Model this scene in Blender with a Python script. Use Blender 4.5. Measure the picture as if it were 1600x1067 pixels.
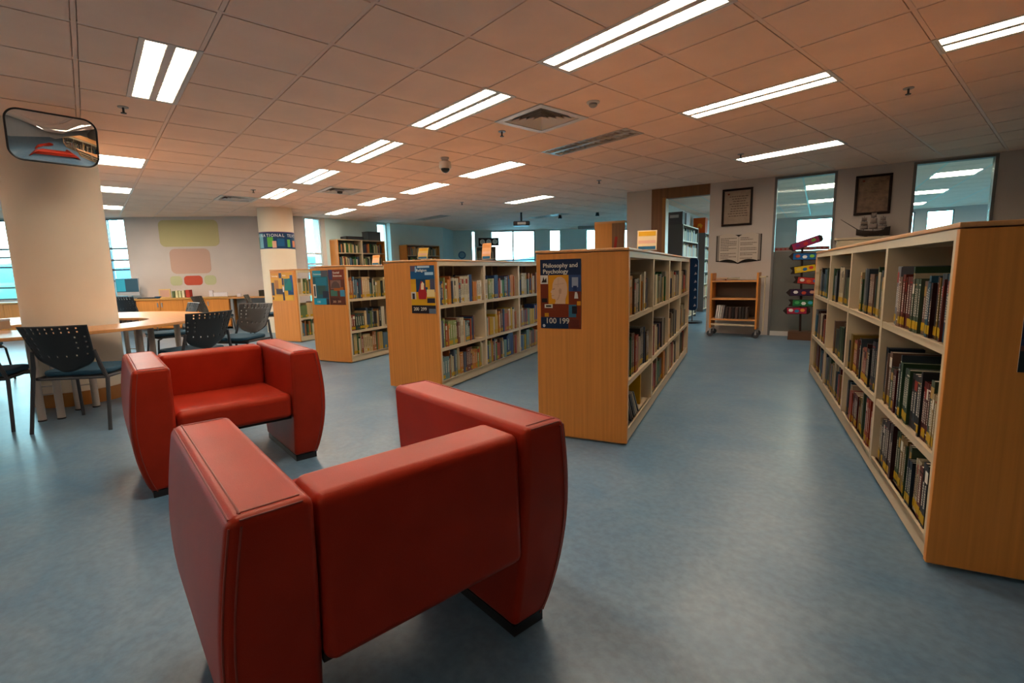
import bpy, bmesh, math, random
from mathutils import Matrix, Vector
D = bpy.data
for o in list(D.objects): D.objects.remove(o, do_unlink=True)
SC = bpy.context.scene
COL = SC.collection
R = math.radians
random.seed(7)

# ------------------------------------------------------------------ camera, world, exposure
EYE = 1.15
CEIL = 2.57
cam = D.objects.new('camera', D.cameras.new('camera'))
COL.objects.link(cam)
cam.data.sensor_width = 36; cam.data.lens = 760/1600*36
cam.data.clip_start = .05; cam.data.clip_end = 600
cam.matrix_world = Matrix.Translation((0, 0, EYE)) @ Matrix.Rotation(R(49.25), 4, 'Z') @ Matrix.Rotation(R(90-8.15), 4, 'X') @ Matrix.Rotation(R(-1.32), 4, 'Z')
SC.camera = cam
SC.view_settings.view_transform = 'Standard'
SC.view_settings.look = 'None'
SC.view_settings.exposure = 0.0
SC.view_settings.gamma = 1
SC.view_settings.use_curve_mapping = False
LAMP = 34.0           # brightness of the fluorescent strips
SKY = 17.0
W = D.worlds.new('overcast_sky'); SC.world = W; W.use_nodes = True
nt = W.node_tree; nt.nodes.clear()
tc = nt.nodes.new('ShaderNodeTexCoord'); sp = nt.nodes.new('ShaderNodeSeparateXYZ')
cr = nt.nodes.new('ShaderNodeValToRGB'); bg = nt.nodes.new('ShaderNodeBackground'); wo = nt.nodes.new('ShaderNodeOutputWorld')
cr.color_ramp.elements[0].position = 0.0; cr.color_ramp.elements[0].color = (.62, .93, 1, 1)
cr.color_ramp.elements[1].position = .6; cr.color_ramp.elements[1].color = (.38, .74, 1, 1)
nt.links.new(tc.outputs['Generated'], sp.inputs[0]); nt.links.new(sp.outputs['Z'], cr.inputs[0])
nt.links.new(cr.outputs[0], bg.inputs[0]); bg.inputs[1].default_value = SKY
nt.links.new(bg.outputs[0], wo.inputs[0])

# ------------------------------------------------------------------ materials
def lin(h):
    if isinstance(h, tuple): return h
    h = h.lstrip('#'); v = [int(h[i:i+2], 16)/255 for i in (0, 2, 4)]
    return tuple(c/12.92 if c <= .04045 else ((c+.055)/1.055)**2.4 for c in v)
MATS = {}
def mat(name, color, rough=.5, metal=0, noise=None, bump=None, coat=0, spec=.5):
    """noise = (scale xyz, amount, detail) darkens/lightens; bump = (scale, strength)"""
    if name in MATS: return MATS[name]
    m = D.materials.new(name); MATS[name] = m; m.use_nodes = True
    n = m.node_tree; p = n.nodes['Principled BSDF']
    c = lin(color); p.inputs['Base Color'].default_value = (*c, 1)
    p.inputs['Roughness'].default_value = rough; p.inputs['Metallic'].default_value = metal
    p.inputs['Coat Weight'].default_value = coat; p.inputs['Coat Roughness'].default_value = .25
    p.inputs['Specular IOR Level'].default_value = spec
    t = n.nodes.new('ShaderNodeTexCoord')
    if noise is None: noise = ((6, 6, 6), .05, 2)
    if noise:
        mp = n.nodes.new('ShaderNodeMapping'); mp.inputs['Scale'].default_value = noise[0]
        nz = n.nodes.new('ShaderNodeTexNoise'); nz.inputs['Scale'].default_value = 1; nz.inputs['Detail'].default_value = noise[2]
        cr = n.nodes.new('ShaderNodeValToRGB'); a = noise[1]
        cr.color_ramp.elements[0].position = .3; cr.color_ramp.elements[1].position = .7
        cr.color_ramp.elements[0].color = (*[x*(1-a) for x in c], 1)
        cr.color_ramp.elements[1].color = (*[min(1, x*(1+a)) for x in c], 1)
        n.links.new(t.outputs['Object'], mp.inputs[0]); n.links.new(mp.outputs[0], nz.inputs['Vector'])
        n.links.new(nz.outputs[0], cr.inputs[0]); n.links.new(cr.outputs[0], p.inputs['Base Color'])
    if bump:
        nb = n.nodes.new('ShaderNodeTexNoise'); nb.inputs['Scale'].default_value = bump[0]; nb.inputs['Detail'].default_value = 4
        b = n.nodes.new('ShaderNodeBump'); b.inputs['Strength'].default_value = bump[1]; b.inputs['Distance'].default_value = .002
        n.links.new(t.outputs['Object'], nb.inputs['Vector']); n.links.new(nb.outputs[0], b.inputs['Height'])
        n.links.new(b.outputs[0], p.inputs['Normal'])
    return m
def flat(h, rough=.55): return mat('paint_'+h.lstrip('#')+('' if rough == .55 else '_%d' % (rough*100)), h, rough, noise=False, spec=.22)
def emit(name, color, s):
    m = D.materials.new(name); m.use_nodes = True; n = m.node_tree; p = n.nodes['Principled BSDF']
    p.inputs['Base Color'].default_value = (.8, .8, .8, 1)
    p.inputs['Emission Color'].default_value = (*color, 1); p.inputs['Emission Strength'].default_value = s
    return m
M_WOOD = mat('beech_laminate', (.60, .225, .043), .45, noise=((55, 55, 1.2), .10, 4), spec=.3)
M_WOODX = mat('beech_laminate_flat', (.58, .27, .09), .38, noise=((1.5, 40, 40), .09, 4), coat=.15)
M_EDGE = mat('wood_edge_strip', (.46, .17, .03), .45)
M_CREAM = mat('cream_enamel', (.55, .435, .28), .45, noise=False)
M_LEATH = mat('red_leather', (.35, .022, .009), .38, noise=((5, 5, 5), .13, 3), bump=(420, .25), spec=.27)
MATS['red_leather'].node_tree.nodes['Principled BSDF'].inputs['Specular Tint'].default_value = (1, .62, .42, 1)
M_SEAM = mat('red_leather_piping', (.26, .03, .014), .45, noise=False)
M_BLACK = mat('black_plastic', (.012, .011, .012), .38, noise=False)
M_BLUEF = mat('blue_seat_fabric', (.007, .05, .09), .85, noise=((300, 300, 300), .25, 2), bump=(600, .4))
M_GREYM = mat('grey_metal', (.32, .31, .31), .4, .3, noise=False)
M_DKMET = mat('dark_metal', (.05, .05, .055), .4, .4, noise=False)
M_WHITE = mat('white_wall_paint', (.53, .46, .41), .8, noise=((2, 2, 2), .03, 2))
M_COLP = mat('column_paint', (.80, .68, .53), .75, noise=((2, 2, 2), .03, 2))
M_PLAST = mat('white_plastic', (.65, .63, .6), .4, noise=False)
M_TILE = mat('ceiling_tile', (.90, .67, .52), .9, noise=((3, 3, 3), .04, 3), bump=(160, .25))
M_TEE = mat('ceiling_tee', (.84, .64, .52), .5, noise=False)
M_PAPER = mat('book_pages', (.55, .47, .35), .8, noise=((3, 3, 400), .12, 2))
M_LAMP = emit('fluorescent_glow', (1, .84, .66), LAMP)
M_OFF = mat('unlit_lamp_reflector', (.42, .38, .35), .3, .5, noise=False)
M_LOUV = mat('louvre_blade', (.62, .56, .48), .3, .4, noise=False)
M_FROST = None
def floor_mat():
    m = mat('blue_linoleum', (.115, .20, .30), .33, noise=False, coat=.12)
    n = m.node_tree; p = n.nodes['Principled BSDF']; t = n.nodes.new('ShaderNodeTexCoord')
    a = n.nodes.new('ShaderNodeTexNoise'); a.inputs['Scale'].default_value = 2.2; a.inputs['Detail'].default_value = 8; a.inputs['Roughness'].default_value = .7
    a.inputs['Distortion'].default_value = .6
    c = n.nodes.new('ShaderNodeValToRGB')
    c.color_ramp.elements[0].position = .33; c.color_ramp.elements[0].color = (.08, .175, .275, 1)
    c.color_ramp.elements[1].position = .68; c.color_ramp.elements[1].color = (.155, .235, .305, 1)
    b = n.nodes.new('ShaderNodeTexNoise'); b.inputs['Scale'].default_value = 30; b.inputs['Detail'].default_value = 6
    c2 = n.nodes.new('ShaderNodeValToRGB'); c2.color_ramp.elements[0].position = .35; c2.color_ramp.elements[1].position = .65
    c2.color_ramp.elements[0].color = (.85, .85, .85, 1); c2.color_ramp.elements[1].color = (1.1, 1.1, 1.1, 1)
    mx = n.nodes.new('ShaderNodeMix'); mx.data_type = 'RGBA'; mx.blend_type = 'MULTIPLY'; mx.inputs[0].default_value = 1
    r = n.nodes.new('ShaderNodeMapRange'); r.inputs[3].default_value = .27; r.inputs[4].default_value = .42
    for q in (a, b): n.links.new(t.outputs['Object'], q.inputs['Vector'])
    n.links.new(a.outputs[0], c.inputs[0]); n.links.new(b.outputs[0], c2.inputs[0])
    n.links.new(c.outputs[0], mx.inputs[6]); n.links.new(c2.outputs[0], mx.inputs[7])
    n.links.new(mx.outputs[2], p.inputs['Base Color']); n.links.new(b.outputs[0], r.inputs[0]); n.links.new(r.outputs[0], p.inputs['Roughness'])
    return m
M_FLOOR = floor_mat()
def glass_mat():
    m = D.materials.new('window_glass'); m.use_nodes = True; n = m.node_tree; n.nodes.clear()
    o = n.nodes.new('ShaderNodeOutputMaterial'); g = n.nodes.new('ShaderNodeBsdfGlossy'); g.inputs['Roughness'].default_value = .02
    t = n.nodes.new('ShaderNodeBsdfTransparent'); t.inputs[0].default_value = (.86, .95, .94, 1)
    f = n.nodes.new('ShaderNodeFresnel'); f.inputs[0].default_value = 1.45; x = n.nodes.new('ShaderNodeMixShader')
    n.links.new(f.outputs[0], x.inputs[0]); n.links.new(t.outputs[0], x.inputs[1]); n.links.new(g.outputs[0], x.inputs[2]); n.links.new(x.outputs[0], o.inputs[0])
    return m
M_GLASS = glass_mat()
def frost_mat():
    m = D.materials.new('frosted_film'); m.use_nodes = True; n = m.node_tree; n.nodes.clear()
    o = n.nodes.new('ShaderNodeOutputMaterial'); d = n.nodes.new('ShaderNodeBsdfDiffuse'); d.inputs[0].default_value = (.22, .20, .17, 1)
    t = n.nodes.new('ShaderNodeBsdfTranslucent'); t.inputs[0].default_value = (.25, .25, .22, 1)
    g = n.nodes.new('ShaderNodeBsdfGlossy'); g.inputs['Roughness'].default_value = .25
    x = n.nodes.new('ShaderNodeMixShader'); x.inputs[0].default_value = .45
    y = n.nodes.new('ShaderNodeMixShader'); y.inputs[0].default_value = .08
    n.links.new(d.outputs[0], x.inputs[1]); n.links.new(t.outputs[0], x.inputs[2]); n.links.new(x.outputs[0], y.inputs[1]); n.links.new(g.outputs[0], y.inputs[2])
    n.links.new(y.outputs[0], o.inputs[0]); return m
M_FROST = frost_mat()

# ------------------------------------------------------------------ mesh helpers
class MB:
    def __init__(s, T=None): s.v = []; s.f = []; s.m = []; s.T = T or Matrix.Identity(4)
    def add(s, vs, fs, m=0):
        b = len(s.v); s.v += [s.T @ Vector(p) for p in vs]
        for f in fs: s.f.append([b+i for i in f]); s.m.append(m)
    def box(s, x0, x1, y0, y1, z0, z1, m=0):
        s.add([(x0,y0,z0),(x1,y0,z0),(x1,y1,z0),(x0,y1,z0),(x0,y0,z1),(x1,y0,z1),(x1,y1,z1),(x0,y1,z1)],
              [(0,3,2,1),(4,5,6,7),(0,1,5,4),(1,2,6,5),(2,3,7,6),(3,0,4,7)], m)
    def prism(s, pts, a, b, axis='z', m=0):
        def P(p, h): return {'z': (p[0], p[1], h), 'y': (p[0], h, p[1]), 'x': (h, p[0], p[1])}[axis]
        n = len(pts); s.add([P(p, a) for p in pts]+[P(p, b) for p in pts],
              [tuple(range(n))[::-1], tuple(range(n, 2*n))]+[(i, (i+1) % n, n+(i+1) % n, n+i) for i in range(n)], m)
    def cyl(s, cx, cy, z0, z1, r, n=16, r2=None, m=0):
        r2 = r if r2 is None else r2
        a = [(cx+r*math.cos(2*math.pi*i/n), cy+r*math.sin(2*math.pi*i/n), z0) for i in range(n)]
        b = [(cx+r2*math.cos(2*math.pi*i/n), cy+r2*math.sin(2*math.pi*i/n), z1) for i in range(n)]
        s.add(a+b, [tuple(range(n))[::-1], tuple(range(n, 2*n))]+[(i, (i+1) % n, n+(i+1) % n, n+i) for i in range(n)], m)
    def lathe(s, prof, cx=0, cy=0, n=24, m=0):
        vs = []; fs = []
        for (r, z) in prof: vs += [(cx+r*math.cos(2*math.pi*i/n), cy+r*math.sin(2*math.pi*i/n), z) for i in range(n)]
        for k in range(len(prof)-1):
            for i in range(n): fs.append((k*n+i, k*n+(i+1) % n, (k+1)*n+(i+1) % n, (k+1)*n+i))
        fs.append(tuple(range(n))[::-1]); fs.append(tuple(range((len(prof)-1)*n, len(prof)*n)))
        s.add(vs, fs, m)
    def tube(s, pts, r, n=8, m=0, closed=False):
        pts = [Vector(p) for p in pts]; k = len(pts); vs = []; prev = None
        for i, p in enumerate(pts):
            if closed: d = pts[(i+1) % k]-pts[i-1]
            else: d = pts[min(i+1, k-1)]-pts[max(i-1, 0)]
            d.normalize()
            u = prev if prev is not None else (Vector((0, 0, 1)) if abs(d.z) < .9 else Vector((1, 0, 0)))
            u = u-d*u.dot(d); u.normalize(); prev = u; w = d.cross(u)
            rr = r[i] if isinstance(r, (list, tuple)) else r
            vs += [tuple(p+rr*(u*math.cos(2*math.pi*j/n)+w*math.sin(2*math.pi*j/n))) for j in range(n)]
        fs = []
        for i in range(k if closed else k-1):
            for j in range(n): a = i*n; b = ((i+1) % k)*n; fs.append((a+j, a+(j+1) % n, b+(j+1) % n, b+j))
        if not closed: fs += [tuple(range(n))[::-1], tuple(range((k-1)*n, k*n))]
        s.add(vs, fs, m)
    def sphere(s, c, r, n=12, k=8, sc=(1, 1, 1), m=0):
        vs = [(c[0], c[1], c[2]-r*sc[2])]; fs = []
        for a in range(1, k):
            t = math.pi*a/k
            vs += [(c[0]+r*sc[0]*math.sin(t)*math.cos(2*math.pi*i/n), c[1]+r*sc[1]*math.sin(t)*math.sin(2*math.pi*i/n), c[2]-r*sc[2]*math.cos(t)) for i in range(n)]
        vs.append((c[0], c[1], c[2]+r*sc[2]))
        for i in range(n):
            fs.append((0, 1+(i+1) % n, 1+i)); e = 1+(k-2)*n; fs.append((e+i, e+(i+1) % n, len(vs)-1))
            for a in range(k-2): b = 1+a*n; fs.append((b+i, b+(i+1) % n, b+n+(i+1) % n, b+n+i))
        s.add(vs, fs, m)
    def build(s, name, mats, parent=None, smooth=False, bevel=0, seg=3, angle=35, fix=True):
        me = D.meshes.new(name); me.from_pydata([tuple(v) for v in s.v], [], s.f)
        for x in (mats if isinstance(mats, (list, tuple)) else [mats]): me.materials.append(x)
        me.polygons.foreach_set('material_index', s.m)
        if fix:
            b = bmesh.new(); b.from_mesh(me); bmesh.ops.recalc_face_normals(b, faces=b.faces); b.to_mesh(me); b.free()
        if smooth:
            me.polygons.foreach_set('use_smooth', [True]*len(me.polygons))
            me.set_sharp_from_angle(angle=R(angle))
        me.update()
        o = D.objects.new(name, me); COL.objects.link(o)
        if parent: o.parent = parent
        if bevel:
            bv = o.modifiers.new('bevel', 'BEVEL'); bv.width = bevel; bv.segments = seg; bv.limit_method = 'ANGLE'; bv.angle_limit = R(angle)
            me.polygons.foreach_set('use_smooth', [True]*len(me.polygons))
            wn = o.modifiers.new('wn', 'WEIGHTED_NORMAL'); wn.keep_sharp = True
        return o
def tag(o, label=None, cat=None, group=None, kind=None):
    if label: o['label'] = label
    if cat: o['category'] = cat
    if group: o['group'] = group
    if kind: o['kind'] = kind
    return o
def thing(name, loc, rz, label, cat, group=None):
    o = D.objects.new(name, None); COL.objects.link(o); o.location = loc; o.rotation_euler = (0, 0, rz)
    o.empty_display_size = .1
    return tag(o, label, cat, group)
def struct(o): o['kind'] = 'structure'; return o
def copy_tree(o, parent=None):
    c = o.copy(); COL.objects.link(c)
    if parent: c.parent = parent
    for ch in [x for x in KIDS.get(o.name, [])]: copy_tree(ch, c)
    return c
KIDS = {}
def index_kids():
    KIDS.clear()
    for o in D.objects:
        if o.parent: KIDS.setdefault(o.parent.name, []).append(o)
def place(o, loc, rz, label):
    o.location = loc; o.rotation_euler = (0, 0, rz); o['label'] = label
def text(s, size, m, parent, loc, rot=(R(90), 0, 0), name='lettering', width=None, bold=0.0, depth=.0004):
    c = D.curves.new(name, 'FONT'); c.body = s; c.size = size; c.extrude = depth; c.offset = bold; c.resolution_u = 3
    t = D.objects.new('tmp_text', c); COL.objects.link(t)
    bpy.context.view_layer.update()
    me = D.meshes.new_from_object(t.evaluated_get(bpy.context.evaluated_depsgraph_get()))
    D.objects.remove(t, do_unlink=True); me.name = name; me.materials.clear(); me.materials.append(m)
    o = D.objects.new(name, me); COL.objects.link(o); o.parent = parent; o.location = loc; o.rotation_euler = rot
    if width:
        xs = [v.co.x for v in me.vertices]; k = width/max(1e-6, max(xs)-min(xs)); o.scale = (k, 1, 1)
    return o

# ------------------------------------------------------------------ frames of reference of the building
RW0 = Vector((-4.27, 8.25)); RWD = Vector((.956, .292)).normalized(); RWN = Vector((-RWD.y, RWD.x))   # glazed partition, along / away
RWA = math.atan2(RWD.y, RWD.x)
T_RW = Matrix.Translation((RW0.x, RW0.y, 0)) @ Matrix.Rotation(RWA, 4, 'Z')     # x along partition, +y into the room behind it
MW0 = Vector((-13.2, 2.4)); MWD = Vector((.55, .835)).normalized(); MWA = math.atan2(MWD.y, MWD.x)
T_MW = Matrix.Translation((MW0.x, MW0.y, 0)) @ Matrix.Rotation(MWA, 4, 'Z')     # +y is outdoors (to the left of +x)
CA = R(113.75)                                                                   # direction of the bookcase rows

# ------------------------------------------------------------------ floor, outdoors
b = MB(); b.box(-22, 7, -8, 22, -.2, 0)
struct(b.build('floor', M_FLOOR))
M_GRASS = mat('outdoor_grass', (.02, .16, .09), .9, noise=((.05, .05, .05), .35, 4))
M_HILL = mat('distant_hill', (.03, .20, .27), .95, noise=((.03, .03, .05), .35, 5))
M_TREE = mat('tree_canopy', (.02, .14, .07), .95, noise=((.3, .3, .3), .5, 4))
b = MB(); b.box(-400, 200, -300, 300, -7.2, -7)
tag(struct(b.build('ground', M_GRASS)), kind='structure')
def ridge(name, m, dist, hgt, seed, a0, a1, depth):
    rd = random.Random(seed); n = 90; vs = []; fs = []
    ph = [rd.uniform(0, 6.28) for _ in range(5)]
    for i in range(n+1):
        a = R(a0+(a1-a0)*i/n); h = hgt*(1+.28*math.sin(a*9+ph[0])+.15*math.sin(a*23+ph[1])+.06*math.sin(a*61+ph[2]))
        for (dd, k) in ((0, 0), (.25, .55), (.6, .9), (1, 1), (1.7, .4)):
            r = dist+depth*dd; vs.append((r*math.cos(a), r*math.sin(a), -7+(h+7)*k*(1 if k else 0)))
    for i in range(n):
        for j in range(4): q = i*5+j; fs.append((q, q+5, q+6, q+1))
    b = MB(); b.add(vs, fs); return struct(b.build(name, m, smooth=True, angle=180))
ridge('hills', M_HILL, 190, 9.5, 3, 115, 215, 60)
ridge('tree_belt', M_TREE, 95, 1.0, 5, 118, 215, 25)

# ------------------------------------------------------------------ walls
def wall_piece(b, x0, x1, z0, z1, t=.18, y=0): b.box(x0, x1, y, y+t, z0, z1)
def window_glazed(name, T, x0, x1, z0, z1, mull, m_frame, fr=.035, rails=(), y=.05):
    """an opening with frame, mullions and one pane"""
    b = MB(T)
    b.box(x0, x0+fr, y-.02, y+.06, z0, z1); b.box(x1-fr, x1, y-.02, y+.06, z0, z1)
    b.box(x0+fr, x1-fr, y-.02, y+.06, z0, z0+fr); b.box(x0+fr, x1-fr, y-.02, y+.06, z1-fr, z1)
    for x in mull: b.box(x-fr*.7, x+fr*.7, y-.02, y+.06, z0+fr, z1-fr)
    for z in rails: b.box(x0+fr, x1-fr, y-.01, y+.05, z-.02, z+.02)
    o = struct(b.build(name, m_frame))
    g = MB(T); g.box(x0+fr, x1-fr, y+.018, y+.024, z0+fr, z1-fr); p = g.build('pane', M_GLASS, o)
    return o
M_FRAME = mat('window_frame_paint', (.07, .10, .12), .5, noise=False)
M_FRAMEG = mat('partition_frame', (.16, .155, .15), .5, noise=False)
M_LWALL = mat('pale_wall_paint', (.55, .475, .44), .8, noise=((2, 2, 2), .03, 2))
# mural wall (left far): x along the wall from RW end to the slit by the second column
b = MB(T_MW)
wall_piece(b, -9.0, -7.2, 0, 2.75); wall_piece(b, -7.2, -4.15, 0, .78); wall_piece(b, -4.15, -2.36, 0, 2.75)
wall_piece(b, -2.36, -1.95, 0, .78); wall_piece(b, -1.95, 1.93, 0, 2.75)
wall_piece(b, -7.2, -4.15, 2.54, 2.75); wall_piece(b, -2.36, -1.95, 2.54, 2.75)
struct(b.build('wall_left', M_LWALL))
window_glazed('window_1', T_MW, -7.2, -4.15, .78, 2.54, (-6.2, -5.2), M_FRAME, rails=(1.05, 1.5, 1.72, 1.9))
window_glazed('window_2', T_MW, -2.36, -1.95, .78, 2.54, (), M_FRAME, fr=.02, rails=(1.15, 1.4, 1.62, 1.88))
# second wall with the tall shelf units
P2a = Vector((-12.15, 4.03)); P2 = Vector((-12.34, 4.60)); P3 = Vector((-13.16, 8.58)); P4 = Vector((-13.95, 9.5)); P5 = Vector((-9.0, 16.7)); P6 = Vector((-7.85, 15.6))
def frame_of(p, q):
    d = (q-p); return Matrix.Translation((p.x, p.y, 0)) @ Matrix.Rotation(math.atan2(d.y, d.x), 4, 'Z'), d.length
T_SL, l_sl = frame_of(P2a, P2)
window_glazed('window_3', T_SL, 0, l_sl-.12, .3, 2.54, (), M_PLAST, fr=.02, rails=(1.2, 1.45, 1.7))
b = MB(T_SL); wall_piece(b, 0, l_sl-.12, 0, .3); wall_piece(b, 0, l_sl, 2.54, 2.75); b.box(l_sl-.12, l_sl, -.0, .3, 0, 2.54)
struct(b.build('wall_far_return', M_PLAST))
T_W2, l2 = frame_of(P2, P3)
b = MB(T_W2)
s0, s1 = 1.58, 1.90
wall_piece(b, 0, s0, 0, 2.75); wall_piece(b, s0, s1, 0, .3); wall_piece(b, s0, s1, 2.54, 2.75); wall_piece(b, s1, l2, 0, 2.75)
b.box(s1, s1+.1, -.14, 0, 0, 2.56)
M_TEALW = mat('teal_daylit_wall', (.60, .79, .80), .8, noise=((2, 2, 2), .03, 2))  # teal daylight of the far windows is put into this wall colour
struct(b.build('wall_far_left', M_TEALW))
window_glazed('window_4', T_W2, s0, s1, .3, 2.54, (), M_PLAST, fr=.02)
T_C, lc = frame_of(P3, P4)
b = MB(T_C); wall_piece(b, -.02, lc+.02, 0, 2.75); struct(b.build('wall_corner', M_TEALW))
T_W3, l3 = frame_of(P4, P5)
def w3(px): return px
spans = [(.62, .74), (1.28, 2.80), (3.32, 3.70), (4.62, 4.98), (5.9, 7.9)]
b = MB(T_W3); x = 0
for (a, c) in spans:
    wall_piece(b, x, a, 0, 2.75); wall_piece(b, a, c, 0, .5); wall_piece(b, a, c, 2.54, 2.75); x = c
wall_piece(b, x, l3, 0, 2.75)
struct(b.build('wall_far', M_TEALW))
for i, (a, c) in enumerate(spans):
    window_glazed('window_%d' % (5+i), T_W3, a, c, .5, 2.54, ((a+c)/2,) if c-a > 1 else (), M_PLAST if c-a < .5 else M_FRAMEG, fr=.02 if c-a < .5 else .03, rails=(1.55,) if c-a > 1 else ())
T_W4, l4 = frame_of(P5, P6)
b = MB(T_W4); wall_piece(b, 0, l4, 0, 2.75); struct(b.build('wall_far_end', M_TEALW))
# walls behind the camera
PB = [Vector((5.2, 11.14)), Vector((5.2, -6.2)), Vector((-17.9, -6.2))]
for nm, p, q in (('wall_right', Vector((5.2, 17)), PB[1]), ('wall_back', PB[1], PB[2]), ('wall_back_left', PB[2], Vector((-18.15, -5.11)))):
    T, l = frame_of(p, q); b = MB(T)
    if nm == 'wall_back':
        x = 0
        for (a, c) in ((19.5, 21.5),):
            wall_piece(b, x, a, 0, 2.75, y=-.0); wall_piece(b, a, c, 0, .9); wall_piece(b, a, c, 2.3, 2.75); x = c
        wall_piece(b, x, l, 0, 2.75)
        # T frame puts +y outdoors only when walking clockwise, so shift
    else: wall_piece(b, 0, l, 0, 2.75)
    struct(b.build(nm, M_LWALL))
# glazed partition: x along, room side is y<0
b = MB(T_RW)
for (a, c) in ((-1.47, -1.0), (0, .98), (1.82, 2.72), (3.60, 9.9)): b.box(a, c, 0, .14, 0, 2.75)
b.box(.98, 1.82, 0, .14, 2.555, 2.75); b.box(2.72, 3.60, 0, .14, 2.555, 2.75); b.box(-1.0, 0, 0, .14, 2.57, 2.75)
b.box(-1.47, -1.3, .14, 8.0, 0, 2.75)
struct(b.build('wall_partition', M_WHITE))
M_DOORW = mat('door_case_wood', (.19, .075, .022), .4, noise=((30, 30, 1), .2, 3))
b = MB(T_RW)
b.box(-1.0, -.80, -.02, .14, 0, 2.57); b.box(-.80, -.74, -.035, .16, 0, 2.40, 1); b.box(-.80, 0, -.01, .14, 2.39, 2.57)
struct(b.build('door_1', [M_DOORW, mat('door_trim_wood', (.34, .15, .03), .4, noise=((30, 30, 1), .2, 3))]))
for i, (a, c) in enumerate(((.98, 1.82), (2.72, 3.60))):
    b = MB(T_RW); fr = .035
    b.box(a, a+fr, -.01, .12, .0, 2.555); b.box(c-fr, c, -.01, .12, 0, 2.555); b.box(a+fr, c-fr, -.01, .12, 2.52, 2.555)
    b.box(a+fr, c-fr, -.01, .12, 0, .07, 1)
    o = struct(b.build('window_%d' % (10+i), [M_FRAMEG, M_PLAST]))
    g = MB(T_RW); g.box(a+fr, c-fr, .052, .06, 1.38, 2.52); g.build('pane', M_GLASS, o)
    g = MB(T_RW); g.box(a+fr, c-fr, .052, .06, .07, 1.38); g.build('frosted_pane', M_FROST, o)
# the room behind the partition
b = MB(T_RW); x = -1.3
for (a, c) in ((-1.0, -.4), (1.0, 2.0), (2.08, 3.0), (3.15, 3.75), (4.0, 4.55), (5.3, 6.2)):
    b.box(x, a, 8, 8.15, 0, 2.75); b.box(a, c, 8, 8.15, 0, .9); b.box(a, c, 8, 8.15, 2.50, 2.75); x = c
b.box(x, 9.9, 8, 8.15, 0, 2.75)
struct(b.build('wall_inner_room', M_LWALL))
for i, (a, c) in enumerate(((-1.0, -.4), (1.0, 2.0), (2.08, 3.0), (3.15, 3.75), (4.0, 4.55), (5.3, 6.2))):
    window_glazed('window_%d' % (12+i), T_RW @ Matrix.Translation((0, 8, 0)), a, c, .9, 2.5, (), M_FRAME, fr=.02)

# ------------------------------------------------------------------ ceiling: deck, tiles, tees
FIX = []   # x0,x1,y0,y1,lit,louvres,label
def inside(poly, x, y):
    c = False; n = len(poly)
    for i in range(n):
        (x1, y1), (x2, y2) = poly[i], poly[(i+1) % n]
        if (y1 > y) != (y2 > y) and x < (x2-x1)*(y-y1)/(y2-y1)+x1: c = not c
    return c
pw = lambda s, d: tuple(RW0+RWD*s+RWN*d)
mwp = lambda s: tuple(MW0+MWD*s)
HALL = [mwp(-9), mwp(1.93), tuple(P2a), tuple(P2), tuple(P3), tuple(P4), tuple(P5), tuple(P6), pw(-1.47, 8), pw(-1.47, 0), pw(9.9, 0), (5.2, -6.2), (-17.9, -6.2)]
b = MB(); b.prism(HALL, 2.751, 2.85)
b.prism([pw(-1.46, 8.14), pw(-1.46, .01), pw(9.8, .01), pw(9.8, 8.14)], 2.76, 2.86)
struct(b.build('ceiling_slab', M_TILE))
L = [ # x0, x1, y0, y1, lit, label
 (-4.95, -3.75, .4, .7, 1, 'bright twin-strip ceiling light, nearest the convex mirror, above the rear armchair'),
 (-2.55, -1.35, 2.5, 2.8, 1, 'largest twin-strip ceiling light, cut by the top edge of the view'),
 (-4.35, -3.15, 2.5, 2.8, 1, 'twin-strip ceiling light left of the square air vent'),
 (-6.15, -4.95, 2.5, 2.8, 1, 'twin-strip ceiling light left of the dome camera'),
 (-7.95, -6.75, 2.5, 2.8, 1, 'twin-strip ceiling light just in front of the small vent grille'),
 (-9.75, -8.55, 2.5, 2.8, 1, 'small twin-strip ceiling light just above the postered round column'),
 (-.75, .45, 4.3, 4.6, 1, 'twin-strip ceiling light cut off by the right edge of the view'),
 (-2.55, -1.35, 4.3, 4.6, 1, 'long twin-strip ceiling light between the smoke detector and the right-hand bookcase'),
 (-4.35, -3.15, 4.3, 4.6, 0, 'dark unlit twin-strip ceiling light beside the square air vent'),
 (-6.15, -4.95, 4.3, 4.6, 1, 'twin-strip ceiling light right of the dome camera'),
 (-7.95, -6.75, 4.3, 4.6, 1, 'twin-strip ceiling light in front of the dome camera, second of its line'),
 (-9.75, -8.55, 4.3, 4.6, 1, 'small twin-strip ceiling light, third beyond the dome camera'),
 (-11.55, -10.35, 4.3, 4.6, 1, 'tiny twin-strip ceiling light above the far slit window'),
 (-3.15, -1.95, 6.7, 7.0, 1, 'thin twin-strip ceiling light nearest the framed certificates'),
 (-7.95, -6.75, 6.7, 7.0, 1, 'thin twin-strip ceiling light in front of the projector'),
 (-6.15, -4.95, 8.5, 8.8, 0, 'unlit ceiling light near the white pillar'),
 (-9.75, -8.55, 9.1, 9.4, 0, 'unlit ceiling light behind the projector'),
 (-11.55, -10.35, 6.7, 7.0, 0, 'unlit ceiling light over the far wall shelves'),
]
LY = [ # lengthwise lights beyond the big column
 (-7.95, -7.35, -.5, .7, 1, 'bright ceiling light just right of the convex mirror'),
 (-10.35, -9.75, -.5, .7, 1, 'ceiling light beside the big column, middle of three'),
 (-12.75, -12.15, -.5, .7, 1, 'smallest ceiling light beside the big column, nearest the far wall'),
 (-11.2, -10.6, -3.6, -2.4, 1, 'ceiling light seen left of the big column')]
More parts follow.
